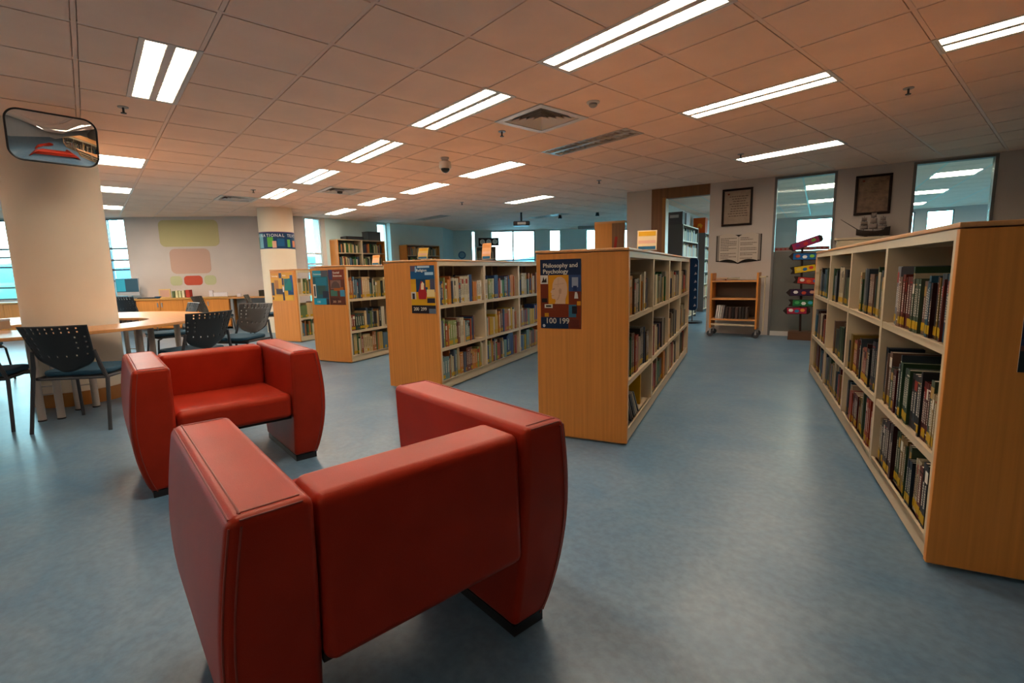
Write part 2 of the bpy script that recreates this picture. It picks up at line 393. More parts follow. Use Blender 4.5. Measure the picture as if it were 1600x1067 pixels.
LB = [(-2.55, -1.35, .4, .7, 1, ''), (-2.55, -1.35, -3.5, -3.2, 1, ''), (1.05, 2.25, -2.3, -2.0, 1, ''), (-4.95, -3.75, -3.5, -3.2, 1, ''), (-7.35, -6.15, -3.2, -2.9, 1, '')]  # unseen lights, added to balance the room and brighten camera-facing sides
holes = [f[:4] for f in L+LY+LB]
VENTS = [(-3.75, -3.15, 3.1, 3.7), (-8.55, -7.95, 3.1, 3.7), (-10.35, -9.75, 1.9, 2.5)]
holes += VENTS
b = MB(); t = MB()
def clipped(x0, x1, y0, y1):
    rs = [(x0, x1, y0, y1)]
    for (a, c, d, e) in holes:
        out = []
        for (p, q, r, s) in rs:
            if a >= q-.01 or c <= p+.01 or d >= s-.01 or e <= r+.01: out.append((p, q, r, s)); continue
            if p < a-.01: out.append((p, a, r, s))
            if q > c+.01: out.append((c, q, r, s))
            if r < d-.01: out.append((max(p, a), min(q, c), r, d))
            if s > e+.01: out.append((max(p, a), min(q, c), e, s))
        rs = out
    return rs
ix0, ix1, iy0, iy1 = -30, 10, -11, 30
for i in range(ix0, ix1):
    for j in range(iy0, iy1):
        x0 = -.75+.6*i; y0 = .1+.6*j
        if not any(inside(HALL, x, y) for x in (x0-.0, x0+.6) for y in (y0, y0+.6)): continue
        deep = all(inside(HALL, x, y) for x in (x0, x0+.6) for y in (y0, y0+.6))
        for (p, q, r, s) in clipped(x0, x0+.6, y0, y0+.6):
            g = .016
            if deep: b.box(p+g, q-g, r+g, s-g, CEIL-.006, CEIL+.01)
            else: b.add([(p, r, CEIL+.002), (q, r, CEIL+.002), (q, s, CEIL+.002), (p, s, CEIL+.002)], [(0, 3, 2, 1)])
struct(b.build('ceiling', M_TILE))
xs = [-.75+.6*i for i in range(ix0, ix1+1)]; ys = [.1+.6*j for j in range(iy0, iy1+1)]
def runs(fixed, lo, hi, vertical):
    out = []; cur = None; v = lo
    while v < hi:
        x, y = (fixed, v+.15) if vertical else (v+.15, fixed)
        ok = inside(HALL, x, y) and not any(a+.01 < x < c-.01 and d+.01 < y < e-.01 for (a, c, d, e) in holes)
        if ok and cur is None: cur = v
        if not ok and cur is not None: out.append((cur, v)); cur = None
        v += .3
    if cur is not None: out.append((cur, hi))
    return out
for x in xs:
    for (p, q) in runs(x, ys[0], ys[-1], True): t.box(x-.012, x+.012, p, q, CEIL-.003, CEIL+.006)
for y in ys:
    for (p, q) in runs(y, xs[0], xs[-1], False): t.box(p, q, y-.0118, y+.0118, CEIL-.0025, CEIL+.006)
struct(t.build('trim_1', M_TEE))
# inner room ceiling
SQ = ((1.65, 1.7), (1.65, 4.1), (3.45, 1.7), (3.45, 4.1), (3.45, 6.5))
b = MB(T_RW); t = MB(T_RW)
for i in range(-3, 17):
    for j in range(-1, 14):
        x0 = .15+.6*i; y0 = .2+.6*j
        p, q, r, s = max(x0, -1.3), min(x0+.6, 9.9), max(y0, .14), min(y0+.6, 8.0)
        if any(abs((p+q)/2-cx) < .1 and abs((r+s)/2-cy) < .1 for cx, cy in SQ): continue
        if q-p > .05 and s-r > .05: b.box(p+.012, q-.012, r+.012, s-.012, CEIL-.005, CEIL+.01)
for i in range(-2, 17): t.box(.15+.6*i-.014, .15+.6*i+.014, .14, 8, CEIL-.004, CEIL+.005)
for j in range(0, 14): t.box(-1.3, 9.9, .2+.6*j-.012, .2+.6*j+.012, CEIL-.003, CEIL+.005)
struct(b.build('ceiling_inner', M_TILE)); struct(t.build('trim_2', mat('pale_green_tee', (.5, .62, .55), .4, noise=False)))

def light_master(lit, louvre, wide=.3, long=1.2, lamps=2):
    t = thing('ceiling_light', (0, 0, CEIL), 0, '', 'ceiling light')
    h = MB(); w = wide/2; l = long/2
    # frame ring plus centre spine
    for (a, c, d, e) in ((-l+.004, l-.004, -w+.004, -w+.018), (-l+.004, l-.004, w-.018, w-.004), (-l+.004, -l+.02, -w+.018, w-.018), (l-.02, l-.004, -w+.018, w-.018), (-l+.02, l-.02, -.022, .022)):
        h.box(a, c, d, e, -.006, .05)
    h.box(-l+.004, l-.004, -w+.004, w-.004, .05, .06)
    for (a, c, d, e) in ((-l-.013, l+.013, -w-.013, -w+.004), (-l-.013, l+.013, w-.004, w+.013), (-l-.013, -l+.004, -w+.004, w-.004), (l-.004, l+.013, -w+.004, w-.004)): h.box(a, c, d, e, -.008, -.001)
    h.build('housing', M_PLAST if lit else M_OFF, t)
    for sgn in (-1, 1):
        b = MB(); y0, y1 = sorted((sgn*.024, sgn*(w-.02)))
        b.box(-l+.022, l-.022, y0, y1, .007, .03)
        b.build('lamp_strip', M_LAMP if lit else M_OFF, t)
    if louvre:
        b = MB(); n = 15
        for k in range(1, n):
            x = -l+.02+(long-.04)*k/n
            for sgn in (-1, 1):
                y0, y1 = sorted((sgn*.024, sgn*(w-.02))); b.box(x-.0012, x+.0012, y0, y1, -.0055, .0065)
        for sgn in (-1, 1):
            y0, y1 = sorted((sgn*.024, sgn*(w-.02))); b.box(-l+.02, l-.02, y0, y0+.002, -.005, .0065); b.box(-l+.02, l-.02, y1-.002, y1, -.005, .0065)
        b.box(-l+.018, -l+.021, -w+.02, w-.02, -.005, .0065)
        b.build('louvre', M_LOUV, t)
    return t
GL = 'recessed fluorescent ceiling lights'
lit_l = light_master(1, True); lit_p = light_master(1, False); dark = light_master(0, True)
wide_l = light_master(1, False, .6, 1.2)
index_kids()
used = set()
def inst(master, x, y, rz, label, hidden=False):
    if master.name in used: o = copy_tree(master)
    else: o = master; used.add(master.name)
    place(o, (x, y, CEIL), rz, label); o['group'] = GL; return o
for (a, c, d, e, lit, lb) in L:
    near = (a+c)**2/4+(d+e)**2/4 < 42
    inst((lit_l if near else lit_p) if lit else dark, (a+c)/2, (d+e)/2, 0, lb)
for (a, c, d, e, lit, lb) in LY: inst(wide_l, (a+c)/2, (d+e)/2, R(90), lb)
for k, (a, c, d, e, lit, lb) in enumerate(LB):
    inst(lit_p, (a+c)/2, (d+e)/2, 0, ['added unseen twin-strip fill light directly above the viewer', 'added unseen fill light well behind the viewer', 'added unseen fill light behind the viewer at the far right', 'added unseen fill light behind the viewer at the left', 'added unseen fill light far to the left of the viewer'][k])
sq = light_master(1, False, .6, .6)
index_kids()
for k, (s, d) in enumerate(SQ):
    p = pw(s, d)
    inst(sq, p[0], p[1], RWA, ['square ceiling light of the next room, nearer one in the left glass panel', 'square ceiling light of the next room, farther one in the left glass panel',
      'square ceiling light of the next room, nearest in the right glass panel', 'square ceiling light of the next room, middle one in the right glass panel',
      'square ceiling light of the next room, farthest in the right glass panel'][k])
    
# air vents
def vent(x, y, s, label, idx):
    t = thing('air_vent', (x, y, CEIL), 0, label, 'air vent', 'square ceiling air vents')
    b = MB()
    for k in range(5):
        o = s/2-.035-k*.05; i = o-.03; z0 = -.012+k*.002
        if i < .02: i = .0
        for q in range(4):
            T = Matrix.Rotation(q*math.pi/2, 4, 'Z')
            b.add([tuple(T @ Vector(p)) for p in ((-o, -o, z0), (o, -o, z0), (i, -i, z0+.03), (-i, -i, z0+.03))], [(0, 1, 2, 3)])
    b.build('slats', M_PLAST, t, fix=False)
    f = MB(); h = s/2
    for q in range(4):
        f.T = Matrix.Rotation(q*math.pi/2, 4, 'Z'); f.box(-h-.022, h-.04, -h-.022, -h+.04, -.014, -.001)
    f.build('frame', M_PLAST, t)
    d = MB(); d.box(-h+.04, h-.04, -h+.04, h-.04, .06, .07); d.build('duct', M_BLACK, t)
for (v, lb) in zip(VENTS, ('large square air vent beside the smoke detector', 'small air vent beyond the third ceiling light of the left row', 'small air vent above the wall mural')):
    vent((v[0]+v[1])/2, (v[2]+v[3])/2, .58, lb, 0)
# sprinklers, detectors, cameras
def sprinkler(label):
    t = thing('sprinkler', (0, 0, CEIL), 0, label, 'sprinkler', 'ceiling sprinklers')
    b = MB(); b.cyl(0, 0, -.012, 0, .038, 16); b.build('escutcheon', M_GREYM, t)
    b = MB(); b.cyl(0, 0, -.05, -.012, .008, 8); b.cyl(0, 0, -.058, -.052, .02, 12); b.build('nozzle', M_DKMET, t); return t
sm = sprinkler(''); index_kids()
for i, (x, y, lb) in enumerate(((-5.27, .38, 'sprinkler head below the bright light beside the convex mirror'), (-3.97, 3.35, 'sprinkler head beside the large air vent'),
    (-1.05, 5.25, 'sprinkler head above the right-hand bookcase'), (-5.15, 6.35, 'sprinkler head above the philosophy bookcase, near the pillar'),
    (-2.95, 6.45, 'sprinkler head behind the thin ceiling light by the certificates'), (-8.3, 5.9, 'tiny sprinkler head in front of the far projector'), (-8.9, 2.2, 'sprinkler head left of the small vent near the round column'))):
    o = sm if i == 0 else copy_tree(sm); place(o, (x, y, CEIL), 0, lb)
t = thing('smoke_detector', (-2.84, 3.42, CEIL), 0, 'white round smoke detector on the ceiling beside the large air vent', 'smoke detector')
b = MB(); b.lathe([(.055, 0), (.055, -.015), (.045, -.02)]); b.build('base', M_PLAST, t, smooth=True)
b = MB(); b.lathe([(.035, -.02), (.036, -.035), (.022, -.048), (.0, -.05)]); b.build('sensor', M_GREYM, t, smooth=True)
t = thing('smoke_detector', (-8.2, 3.35, CEIL), 0, 'small dark smoke detector on the ceiling above the round column', 'smoke detector')
b = MB(); b.lathe([(.07, 0), (.07, -.02), (.05, -.03)]); b.build('base', M_GREYM, t, smooth=True)
b = MB(); b.lathe([(.045, -.03), (.04, -.06), (.0, -.07)]); b.build('sensor', M_DKMET, t, smooth=True)
t = thing('dome_camera', (-5.25, 3.5, CEIL), 0, 'white dome security camera hanging from the ceiling', 'security camera')
b = MB(); b.lathe([(.05, 0), (.05, -.02), (.035, -.04), (.07, -.06), (.075, -.12), (.07, -.14)]); b.build('housing', M_PLAST, t, smooth=True)
b = MB(); b.sphere((0, 0, -.14), .055, 16, 10, (1, 1, .9)); b.build('lens_dome', mat('smoked_dome', (.01, .01, .01), .08, noise=False), t, smooth=True)
t = thing('projector', (-8.95, 8.1, CEIL), R(49), 'dark projector hanging on a pole from the far ceiling', 'projector')
b = MB(); b.cyl(0, 0, -.21, 0, .022, 10); b.build('pole', M_DKMET, t)
b = MB(); b.box(-.2, .2, -.15, .15, -.33, -.22); b.build('body', M_DKMET, t, bevel=.03)
b = MB(); b.box(-.1, .1, -.2, -.15, -.31, -.25); b.build('lens', M_PLAST, t, bevel=.01)
for i, (x, y, lb) in enumerate(((-8.9, 9.4, 'tiny ceiling speaker right of the projector'), (-8.0, 9.8, 'tiny ceiling speaker farther right of the projector'))):
    t = thing('ceiling_speaker', (x, y, CEIL), 0, lb, 'speaker', 'far ceiling speakers'); b = MB(); b.cyl(0, 0, -.09, 0, .05, 12, .035); b.build('body', M_DKMET, t)
t = thing('projection_screen', (-10.1, 12.35, 2.48), R(50), 'rolled-up projection screen housing near the far ceiling', 'projection screen')
b = MB(); b.box(-.6, .6, -.05, .05, -.05, .05); b.build('case', M_GREYM, t, bevel=.02)

# ------------------------------------------------------------------ bookcases
def bookcase(name, ox, oy, side, nb, label, back=True, width=.62, L_BAY=.93):
    """local x along the row, y to the left; side=+1: body lies at y>0 (its right face is seen), side=-1: body at y<0"""
    t = thing('bookcase', (ox, oy, 0), CA, label, 'bookcase')
    Lx = .03+L_BAY*nb+.03
    def B(m, x0, x1, y0, y1, z0, z1, k=0):
        a, c = sorted((side*y0, side*y1)); m.box(x0, x1, a, c, z0, z1, k)
    for i, (x0, x1) in enumerate(((0, .028), (Lx-.028, Lx))):
        m = MB(); B(m, x0, x1, 0, width, .015, 1.262); m.build('end_panel', M_WOOD, t, bevel=.002, seg=1)
    m = MB(); B(m, -.006, Lx+.006, -.004, width+.004, 1.266, 1.284); m.build('top_board', M_WOODX, t, bevel=.003, seg=1)
    m = MB(); B(m, .028, Lx-.028, .03, width-.03, 0, .085); B(m, .028, Lx-.028, .004, .03, .02, .095); B(m, .028, Lx-.028, width-.03, width-.004, .02, .095); m.build('plinth', M_CREAM, t)
    m = MB(); B(m, .028, Lx-.028, .004, .03, 1.225, 1.264); B(m, .028, Lx-.028, width-.03, width-.004, 1.225, 1.264); B(m, .028, Lx-.028, .03, width-.03, 1.25, 1.264); m.build('top_rail', M_CREAM, t)
    for i in range(nb+1):
        x = .03+L_BAY*i
        m = MB(); x0, x1 = (x-.002, x+.024) if i == 0 else ((x-.024, x+.002) if i == nb else (x-.02, x+.02))
        B(m, x0, x1, .002, width-.002, .095, 1.225)
        m.build('upright', M_CREAM, t)
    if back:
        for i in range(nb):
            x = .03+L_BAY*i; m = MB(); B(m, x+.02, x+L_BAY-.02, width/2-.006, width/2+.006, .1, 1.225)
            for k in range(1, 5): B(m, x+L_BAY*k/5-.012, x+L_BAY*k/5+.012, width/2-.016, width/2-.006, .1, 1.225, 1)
            m.build('back_panel', [mat('dark_mesh_back', (.16, .12, .095), .7, noise=False), M_CREAM], t)  # dark base colour for the mesh, cream for its strips
    for i in range(nb):
        x = .03+L_BAY*i
        for z in (.095, .42, .84):
            for f in (0, 1):
                y0, y1 = ((.004, width/2-.01) if f == 0 else (width/2+.01, width-.004))
                m = MB(); B(m, x+.02, x+L_BAY-.02, y0, y1, z-.012, z)
                e = (y0, y0+.012) if f == 0 else (y1-.012, y1)
                B(m, x+.02, x+L_BAY-.02, e[0], e[1], z-.028, z+.004)
                m.build('shelf', M_CREAM, t)
    return t, Lx
BC = {}
BC['P'] = bookcase('P', -1.837, 2.554, 1, 4, 'light wood bookcase with the blue philosophy poster on its end panel')
BC['R'] = bookcase('R', -.282, 2.302, -1, 4, 'large dark-lit wood bookcase cut off by the right edge of the view')
BC['Q'] = bookcase('Q', -3.98, 2.50, 1, 4, 'light wood bookcase with the blue and yellow religion poster on its end')
BC['S'] = bookcase('S', -6.17, 2.51, 1, 4, 'light wood bookcase with teal and brown social-sciences posters on its end')
BC['T'] = bookcase('T', -8.89, 2.73, 1, 4, 'leftmost light wood bookcase with yellow posters, beside the round column', back=False)

# ------------------------------------------------------------------ books
PAL = {
 'R': ['5b1a16', '6e2a20', '2b2b2e', '1c2a3a', '34424a', '4a5a44', '8a6a2a', '7c7f86', 'b59a6a', '1f1f1f', '2c5c74', '3a1818', '806050', 'c9b99a', 'a33a22', '365036'],
 'P': ['c9b48e', '2a2520', '70664e', '8a8274', '243046', 'd2c4a4', '5a4636', '8c2e22', '2c5a34', 'b5a07a', '4c4a4a', '9c8c70', 'c27a34', '3a3a44'],
 'Q': ['c8782a', 'b8a47c', '2c4870', 'c8a428', '3e7a4c', 'a8412c', 'cfc2a4', '6e8c8c', '505a6a', 'b0602c', '8a9a5a', 'd8ccb4', '284078', '7a4a3a'],
 'S': ['4a6a44', 'c8b080', '2c4034', '8a3a2a', 'b59a5a', '5a7484', 'd0c4a8', 'a86a3a', '3a4a5a', '6a7a4a', '303030', 'c8a878'],
}
CN = [((.0, .0, .0), 'black'), ((.6, .6, .6), 'grey')]
def colour_name(h):
    r, g, b = [int(h[i:i+2], 16) for i in (0, 2, 4)]
    mx, mn = max(r, g, b), min(r, g, b); d = mx-mn
    if mx < 50: return 'black'
    if d < 26: return 'dark grey' if mx < 110 else ('grey' if mx < 175 else 'off-white')
    hue = (60*((g-b)/d % 6) if mx == r else 60*((b-r)/d+2) if mx == g else 60*((r-g)/d+4)) % 360
    s = d/mx
    if hue < 18 or hue > 340: return 'dark red' if mx < 130 else 'red'
    if hue < 34: return 'brown' if mx < 145 else ('orange' if s > .6 else 'tan')
    if hue < 60: return ('cream' if mx > 190 else 'beige') if s < .5 else ('yellow' if mx > 150 else 'olive')
    if hue < 165: return 'dark green' if mx < 105 else 'green'
    if hue < 200: return 'teal'
    return 'dark blue' if mx < 110 else 'blue'
M_TAG = flat('#a8850c'); M_TXT = flat('#c9c2b2'); M_TXT2 = flat('#1d1a18'); M_GOLD = flat('#a5854a')
ORD = ['first','second','third','fourth','fifth','sixth','seventh','eighth','ninth','tenth','eleventh','twelfth','thirteenth','fourteenth','fifteenth','sixteenth','seventeenth','eighteenth','nineteenth','twentieth']
def ordn(i):
    if i < 20: return ORD[i]
    if i < 29: return 'twenty-'+ORD[i-20]
    return {29: 'thirtieth'}.get(i, 'thirty-'+ORD[(i-30) % 9] if i < 39 else 'fortieth')
CAMM = cam.matrix_world.inverted()
def book_mesh(bb, th, h, dp, col, rd, tagz, fancy, T=None):
    """spine at local y=0 facing -y, stands on z=0, centred on x"""
    T = T or Matrix.Identity(4); c = .0022
    b = bb['cover']; b.T = T
    b.box(-th/2, th/2, 0, c, 0, h, 0); b.box(-th/2, -th/2+c, c, dp, 0, h, 0); b.box(th/2-c, th/2, c, dp, 0, h, 0)
    if fancy:
        w = th*.5*.72
        st = rd.random()
        if st < .35:
            for z in (h*.12, h*.88): b.box(-th/2, th/2, -.0004, 0, z, z+.006, 1)
        elif st < .6: b.box(-th/2, th/2, -.0004, 0, h*.72, h*.9, 1)
        if th > .011:
            z = h*.3; z1 = h*(.66 if st >= .35 and st < .6 else .82)
            while z < z1:   # lettering reads down the spine
                q = rd.uniform(.004, .009)
                b.box(-w*.45, w*.45*rd.uniform(.5, 1), -.0006, 0, z, z+q, 2); z += q+.0035
    p = bb['pages']; p.T = T; p.box(-th/2+c, th/2-c, c, dp-.003, .003, h-.003)
    if tagz: q = bb['tag']; q.T = T; q.box(-th/2-.0003, th/2+.0003, -.0012, 0, .015, .015+tagz)
BOOKS = []
def fill(case, x0, x1, z, zmax, key, rd, bay, shelf, dens=1.0, hset=None):
    x = x0+rd.uniform(.0, .02); n = 0; end = x1-rd.uniform(.0, .12) if rd.random() < .5 else x1-.004
    if dens < 1: end = x0+(x1-x0)*dens
    while x < end:
        run = rd.choice((1, 1, 1, 2, 3, 4)) ; th = rd.choice((.010, .014, .017, .02, .024, .03, .038))*rd.uniform(.9, 1.1)
        h = min(zmax, rd.uniform(.20, .29)); dp = rd.uniform(.15, .2); col = rd.choice(PAL[key]); yo = rd.uniform(.012, .03)
        for k in range(run):
            if x+th > end: x = end+1; break
            lean = 0
            BOOKS.append(dict(case=case, x=x+th/2, z=z, th=th, h=h*rd.uniform(.995, 1.0), dp=dp, col=col, yo=yo+rd.uniform(0, .004), bay=bay, shelf=shelf, n=n, lean=lean,
                              tag=(.035 if rd.random() < (.75 if case == 'R' else .45) else 0), seed=rd.random()))
            x += th+.0008; n += 1
    return n
rd = random.Random(11)
def fills(case, key, bays, sparse={}):
    for i in range(bays):
        for k, z in enumerate((.099, .424, .844)):
            zmax = (.29, .36, .35)[k]
            xa = .03+.93*i+.024; xb = .03+.93*(i+1)-.024
            fill(case, xa, xb, z, min(zmax, .30), key, rd, i, k, sparse.get((i, k), 1.0 if rd.random() < .6 else rd.uniform(.7, .95)))
fills('R', 'R', 4); fills('P', 'P', 4, {(0, 0): .0, (0, 1): .9}); fills('Q', 'Q', 4, {(1, 0): .95}); fills('S', 'S', 4); fills('T', 'S', 2)
CASES = {'P': (-1.837, 2.554, 1), 'R': (-.282, 2.302, -1), 'Q': (-3.98, 2.5, 1), 'S': (-6.17, 2.51, 1), 'T': (-8.89, 2.73, 1)}
SEEN = {'P': 9, 'R': 9, 'Q': 2.45, 'S': .84, 'T': .5}
CN_ = {'P': 'philosophy bookcase', 'R': 'right-hand bookcase', 'Q': 'religion bookcase', 'S': 'teal-and-brown-poster bookcase', 'T': 'leftmost bookcase'}
SH = ('bottom shelf', 'middle shelf', 'top shelf')
BAY = ('first bay', 'second bay', 'third bay', 'fourth bay')
def book_world(k):
    ox, oy, sd = CASES[k['case']]
    M = Matrix.Translation((ox, oy, 0)) @ Matrix.Rotation(CA, 4, 'Z') @ Matrix.Translation((k['x'], sd*k['yo'], k['z']))
    if sd < 0: M = M @ Matrix.Rotation(math.pi, 4, 'Z')
    return M
for k in BOOKS:   # cover colours are darkened per case, most in the right-hand one
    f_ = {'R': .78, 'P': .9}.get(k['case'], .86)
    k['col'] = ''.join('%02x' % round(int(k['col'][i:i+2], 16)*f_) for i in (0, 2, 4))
for k in BOOKS:
    M = book_world(k); c = M @ Vector((0, 0, k['h']/2)); v = CAMM @ c; dz = -v.z
    n = (M.to_3x3() @ Vector((0, -1, 0))); d = Vector((0, 0, EYE))-c; cs = max(.02, n.dot(d.normalized()))
    k['score'] = (k['h']*k['th']*cs/(dz*dz) if dz > .1 and k['x'] < SEEN[k['case']] and abs(v.x/dz) < 1.06 else 0)
BOOKS.sort(key=lambda k: -k['score'])
NIND = 284
for r_, k in enumerate(BOOKS[:NIND]):
    rd2 = random.Random(k['seed']); bb = {'cover': MB(), 'pages': MB(), 'tag': MB()}
    fancy = r_ < 260
    book_mesh(bb, k['th'], k['h'], k['dp'], k['col'], rd2, k['tag'], fancy)
    txt = M_TXT if sum(int(k['col'][i:i+2], 16) for i in (0, 2, 4)) < 420 else M_TXT2
    o = bb['cover'].build('book', [flat('#'+k['col'], .45), rd2.choice([M_GOLD, M_TXT, M_TXT2, flat('#8a2a20')]), txt])
    o.matrix_world = book_world(k)
    bb['pages'].build('pages', M_PAPER, o)
    if k['tag']: bb['tag'].build('spine_label', M_TAG, o)['label'] = 'yellow spine label'
    sz = 'thick' if k['th'] > .03 else ('thin' if k['th'] < .014 else ('tall' if k['h'] > .27 else ('short' if k['h'] < .22 else '')))
    lb = ('%s %s book, %s from near end, %s, %s, %s' % (sz, colour_name(k['col']), ordn(k['n']), SH[k['shelf']], BAY[k['bay']], CN_[k['case']])).strip()
    tag(o, lb, 'book', 'books on the low bookcases')
bb = {'cover': MB(), 'pages': MB(), 'tag': MB()}
REST = BOOKS[NIND:]
cols = sorted({k['col'] for k in REST}); allb = MB()
for k in REST:
    allb.T = book_world(k); th, h, dp = k['th'], k['h'], k['dp']
    allb.box(-th/2, th/2, 0, .003, 0, h, cols.index(k['col'])); allb.box(-th/2, th/2, .003, dp, 0, h-.003, len(cols) if random.random() < .0 else cols.index(k['col']))
    if k['tag']: allb.box(-th/2, th/2, -.001, 0, .015, .05, len(cols))
o = allb.build('books', [flat('#'+c, .45) for c in cols]+[M_TAG])
tag(o, 'remaining many coloured books packed on the farther shelves of the low bookcases', 'books', kind='stuff')

# leaning magazines at the bottom near bay of the philosophy bookcase
def case_loc(case, x, y, z):
    ox, oy, sd = CASES[case]; v = Matrix.Translation((ox, oy, 0)) @ Matrix.Rotation(CA, 4, 'Z') @ Vector((x, sd*y, z)); return tuple(v)
for k, (c, lb) in enumerate((('2a2c34', 'black glossy magazine leaning on the bottom shelf, nearest the philosophy end panel'), ('6a5a50', 'brown magazine leaning on the philosophy bottom shelf, second of the slanted pile'), ('1c1c20', 'dark magazine leaning on the philosophy bottom shelf, third of the slanted pile'),
        ('8a8078', 'grey magazine leaning on the philosophy bottom shelf, fourth of the slanted pile'), ('b5a88c', 'cream magazine leaning on the philosophy bottom shelf, fifth of the slanted pile'), ('2c3a40', 'dark teal magazine leaning on the philosophy bottom shelf, outermost of the pile'))):
    t = thing('magazine', case_loc('P', .235+.052*k, .02, .101), CA, lb, 'magazine', 'magazines leaning in the philosophy bookcase')
    T = Matrix.Rotation(R(-38-1.5*k), 4, 'Y'); b = MB(T); b.box(.0, .0015, 0, .21, 0, .27); b.box(.0085, .010, 0, .21, 0, .27); b.box(.0015, .0085, 0, .0015, 0, .27); b.build('cover', flat('#'+c, .3), t)
    b = MB(T); b.box(.0016, .0084, .0016, .208, .002, .268); b.build('pages', M_PAPER, t)
t = thing('book', case_loc('P', .72, .05, .0955), CA, 'bright yellow book standing upright behind the leaning magazines, philosophy bottom shelf', 'book', 'books on the low bookcases')
b = MB(); b.box(-.015, .015, 0, .003, 0, .28); b.box(-.015, -.013, .003, .2, 0, .28); b.box(.013, .015, .003, .2, 0, .28); b.build('cover', flat('#c8960e'), t)
b = MB(); b.box(-.0125, .0125, .0035, .197, .003, .277); b.build('pages', M_PAPER, t)
# ------------------------------------------------------------------ posters
def poster(loc, rz, w, h, rects, label, texts=(), cat='poster', group=None, name='poster', polys=()):
    t = thing(name, loc, rz, label, cat, group)
    b = MB(); b.box(0, w, -.002, 0, 0, h); b.build('sheet', flat('#d8d2c4', .35), t)
    cols = []; b = MB()
    for i, (x0, z0, x1, z1, c) in enumerate(rects):
        if c not in cols: cols.append(c)
        b.box(x0*w, x1*w, -.0025-.00012*i, -.002, z0*h, z1*h, cols.index(c))
    for i, (pts, c) in enumerate(polys):
        if c not in cols: cols.append(c)
        b.prism([(x*w, z*h) for x, z in pts], -.0055-.0002*i, -.0021, 'y', cols.index(c))
    b.build('picture', [flat(c, .35) for c in cols], t)
    for (s, x, z, size, c, wd) in texts:
        text(s, size*h, flat(c), t, (x*w, -.006, z*h), name='lettering', width=wd*w if wd else None, bold=.0004)
    return t
E_ = Vector((-math.sin(CA), math.cos(CA)))      # towards the left of the row direction
DX = Vector((math.cos(CA), math.sin(CA)))
def on_end(case, off, z, out=.002):
    ox, oy, sd = CASES[case]; p = Vector((ox, oy))+E_*off-DX*out
    return (p.x, p.y, z)
head = [(.22,.28),(.72,.28),(.72,.36),(.66,.40),(.68,.47),(.74,.53),(.74,.60),(.70,.655),(.60,.685),(.48,.68),(.40,.65),(.36,.60),(.345,.55),(.355,.53),(.315,.485),(.345,.47),(.335,.445),(.35,.43),(.345,.41),(.39,.395),(.46,.40),(.48,.36),(.46,.32)]
head = [(.36,.36),(.62,.36),(.62,.43),(.66,.50),(.67,.58),(.65,.66),(.60,.72),(.52,.75),(.43,.745),(.35,.71),(.31,.65),(.305,.60),(.30,.575),(.255,.53),(.285,.515),(.275,.495),(.29,.48),(.28,.46),(.30,.435),(.37,.43),(.385,.40)]
poster(on_end('P', .59, .765), CA-R(90), .285, .46,
  [(0, 0, 1, 1, '#6d2a12'), (0, .775, 1, 1, '#14233f'), (.0, .65, .19, .775, '#c9c0b4'), (.0, .35, .19, .64, '#6b2814'), (.2, .36, .70, .775, '#c98714'), (.70, .54, 1, .775, '#2c3f66'),
   (.1, .30, .3, .355, '#d8d0c0'), (.1, .17, .2, .225, '#c88a1c'), (.9, .34, .99, .40, '#c88a1c'), (.0, 0, .69, .165, '#10243f'), (.70, .17, .88, .35, '#2f5f74'), (.78, .22, .9, .33, '#1a1a20'),
   (.72, .02, .95, .14, '#5a2418'), (.03, .38, .17, .44, '#1c1416'), (.78, .60, .93, .74, '#8f93a0'), (.81, .55, .90, .62, '#1d2b50')],
  'blue and rust poster reading Philosophy and Psychology, on the bookcase end panel',
  [('Philosophy and', .07, .885, .085, '#d8cfbf', .84), ('Psychology', .07, .80, .085, '#d8cfbf', .62), ('100', .12, .075, .115, '#c8c0ac', .24), ('199', .45, .075, .115, '#c8c0ac', .23)],
  polys=[(head, '#c9a284'), ([(.47,.50),(.52,.51),(.53,.57),(.49,.59),(.46,.56)], '#b08a6c'), ([(.30,.575),(.36,.585),(.37,.575),(.31,.565)], '#94705a'), ([(.285,.482),(.34,.486),(.34,.478),(.285,.476)], '#94705a'), ([(.385,.40),(.46,.43),(.50,.50),(.47,.50),(.43,.44)], '#b89072'), ([(.36,.64),(.60,.66),(.60,.653),(.36,.633)], '#b08a6c'), ([(.44,.60),(.45,.73),(.457,.73),(.447,.60)], '#b08a6c'), ([(.84, .44), (.93, .44), (.92, .49), (.90, .53), (.86, .53), (.85, .49)], '#c9c4bc'),
         ([(.03, .67), (.16, .67), (.15, .74), (.11, .70), (.08, .75), (.06, .70)], '#2a1c18'), ([(.05, .05), (.08, .062), (.11, .05), (.115, .03), (.09, .015), (.06, .02)], '#c8ccd0'), ([(.14,.315),(.27,.315),(.27,.34),(.14,.34)], '#1d1a18')])
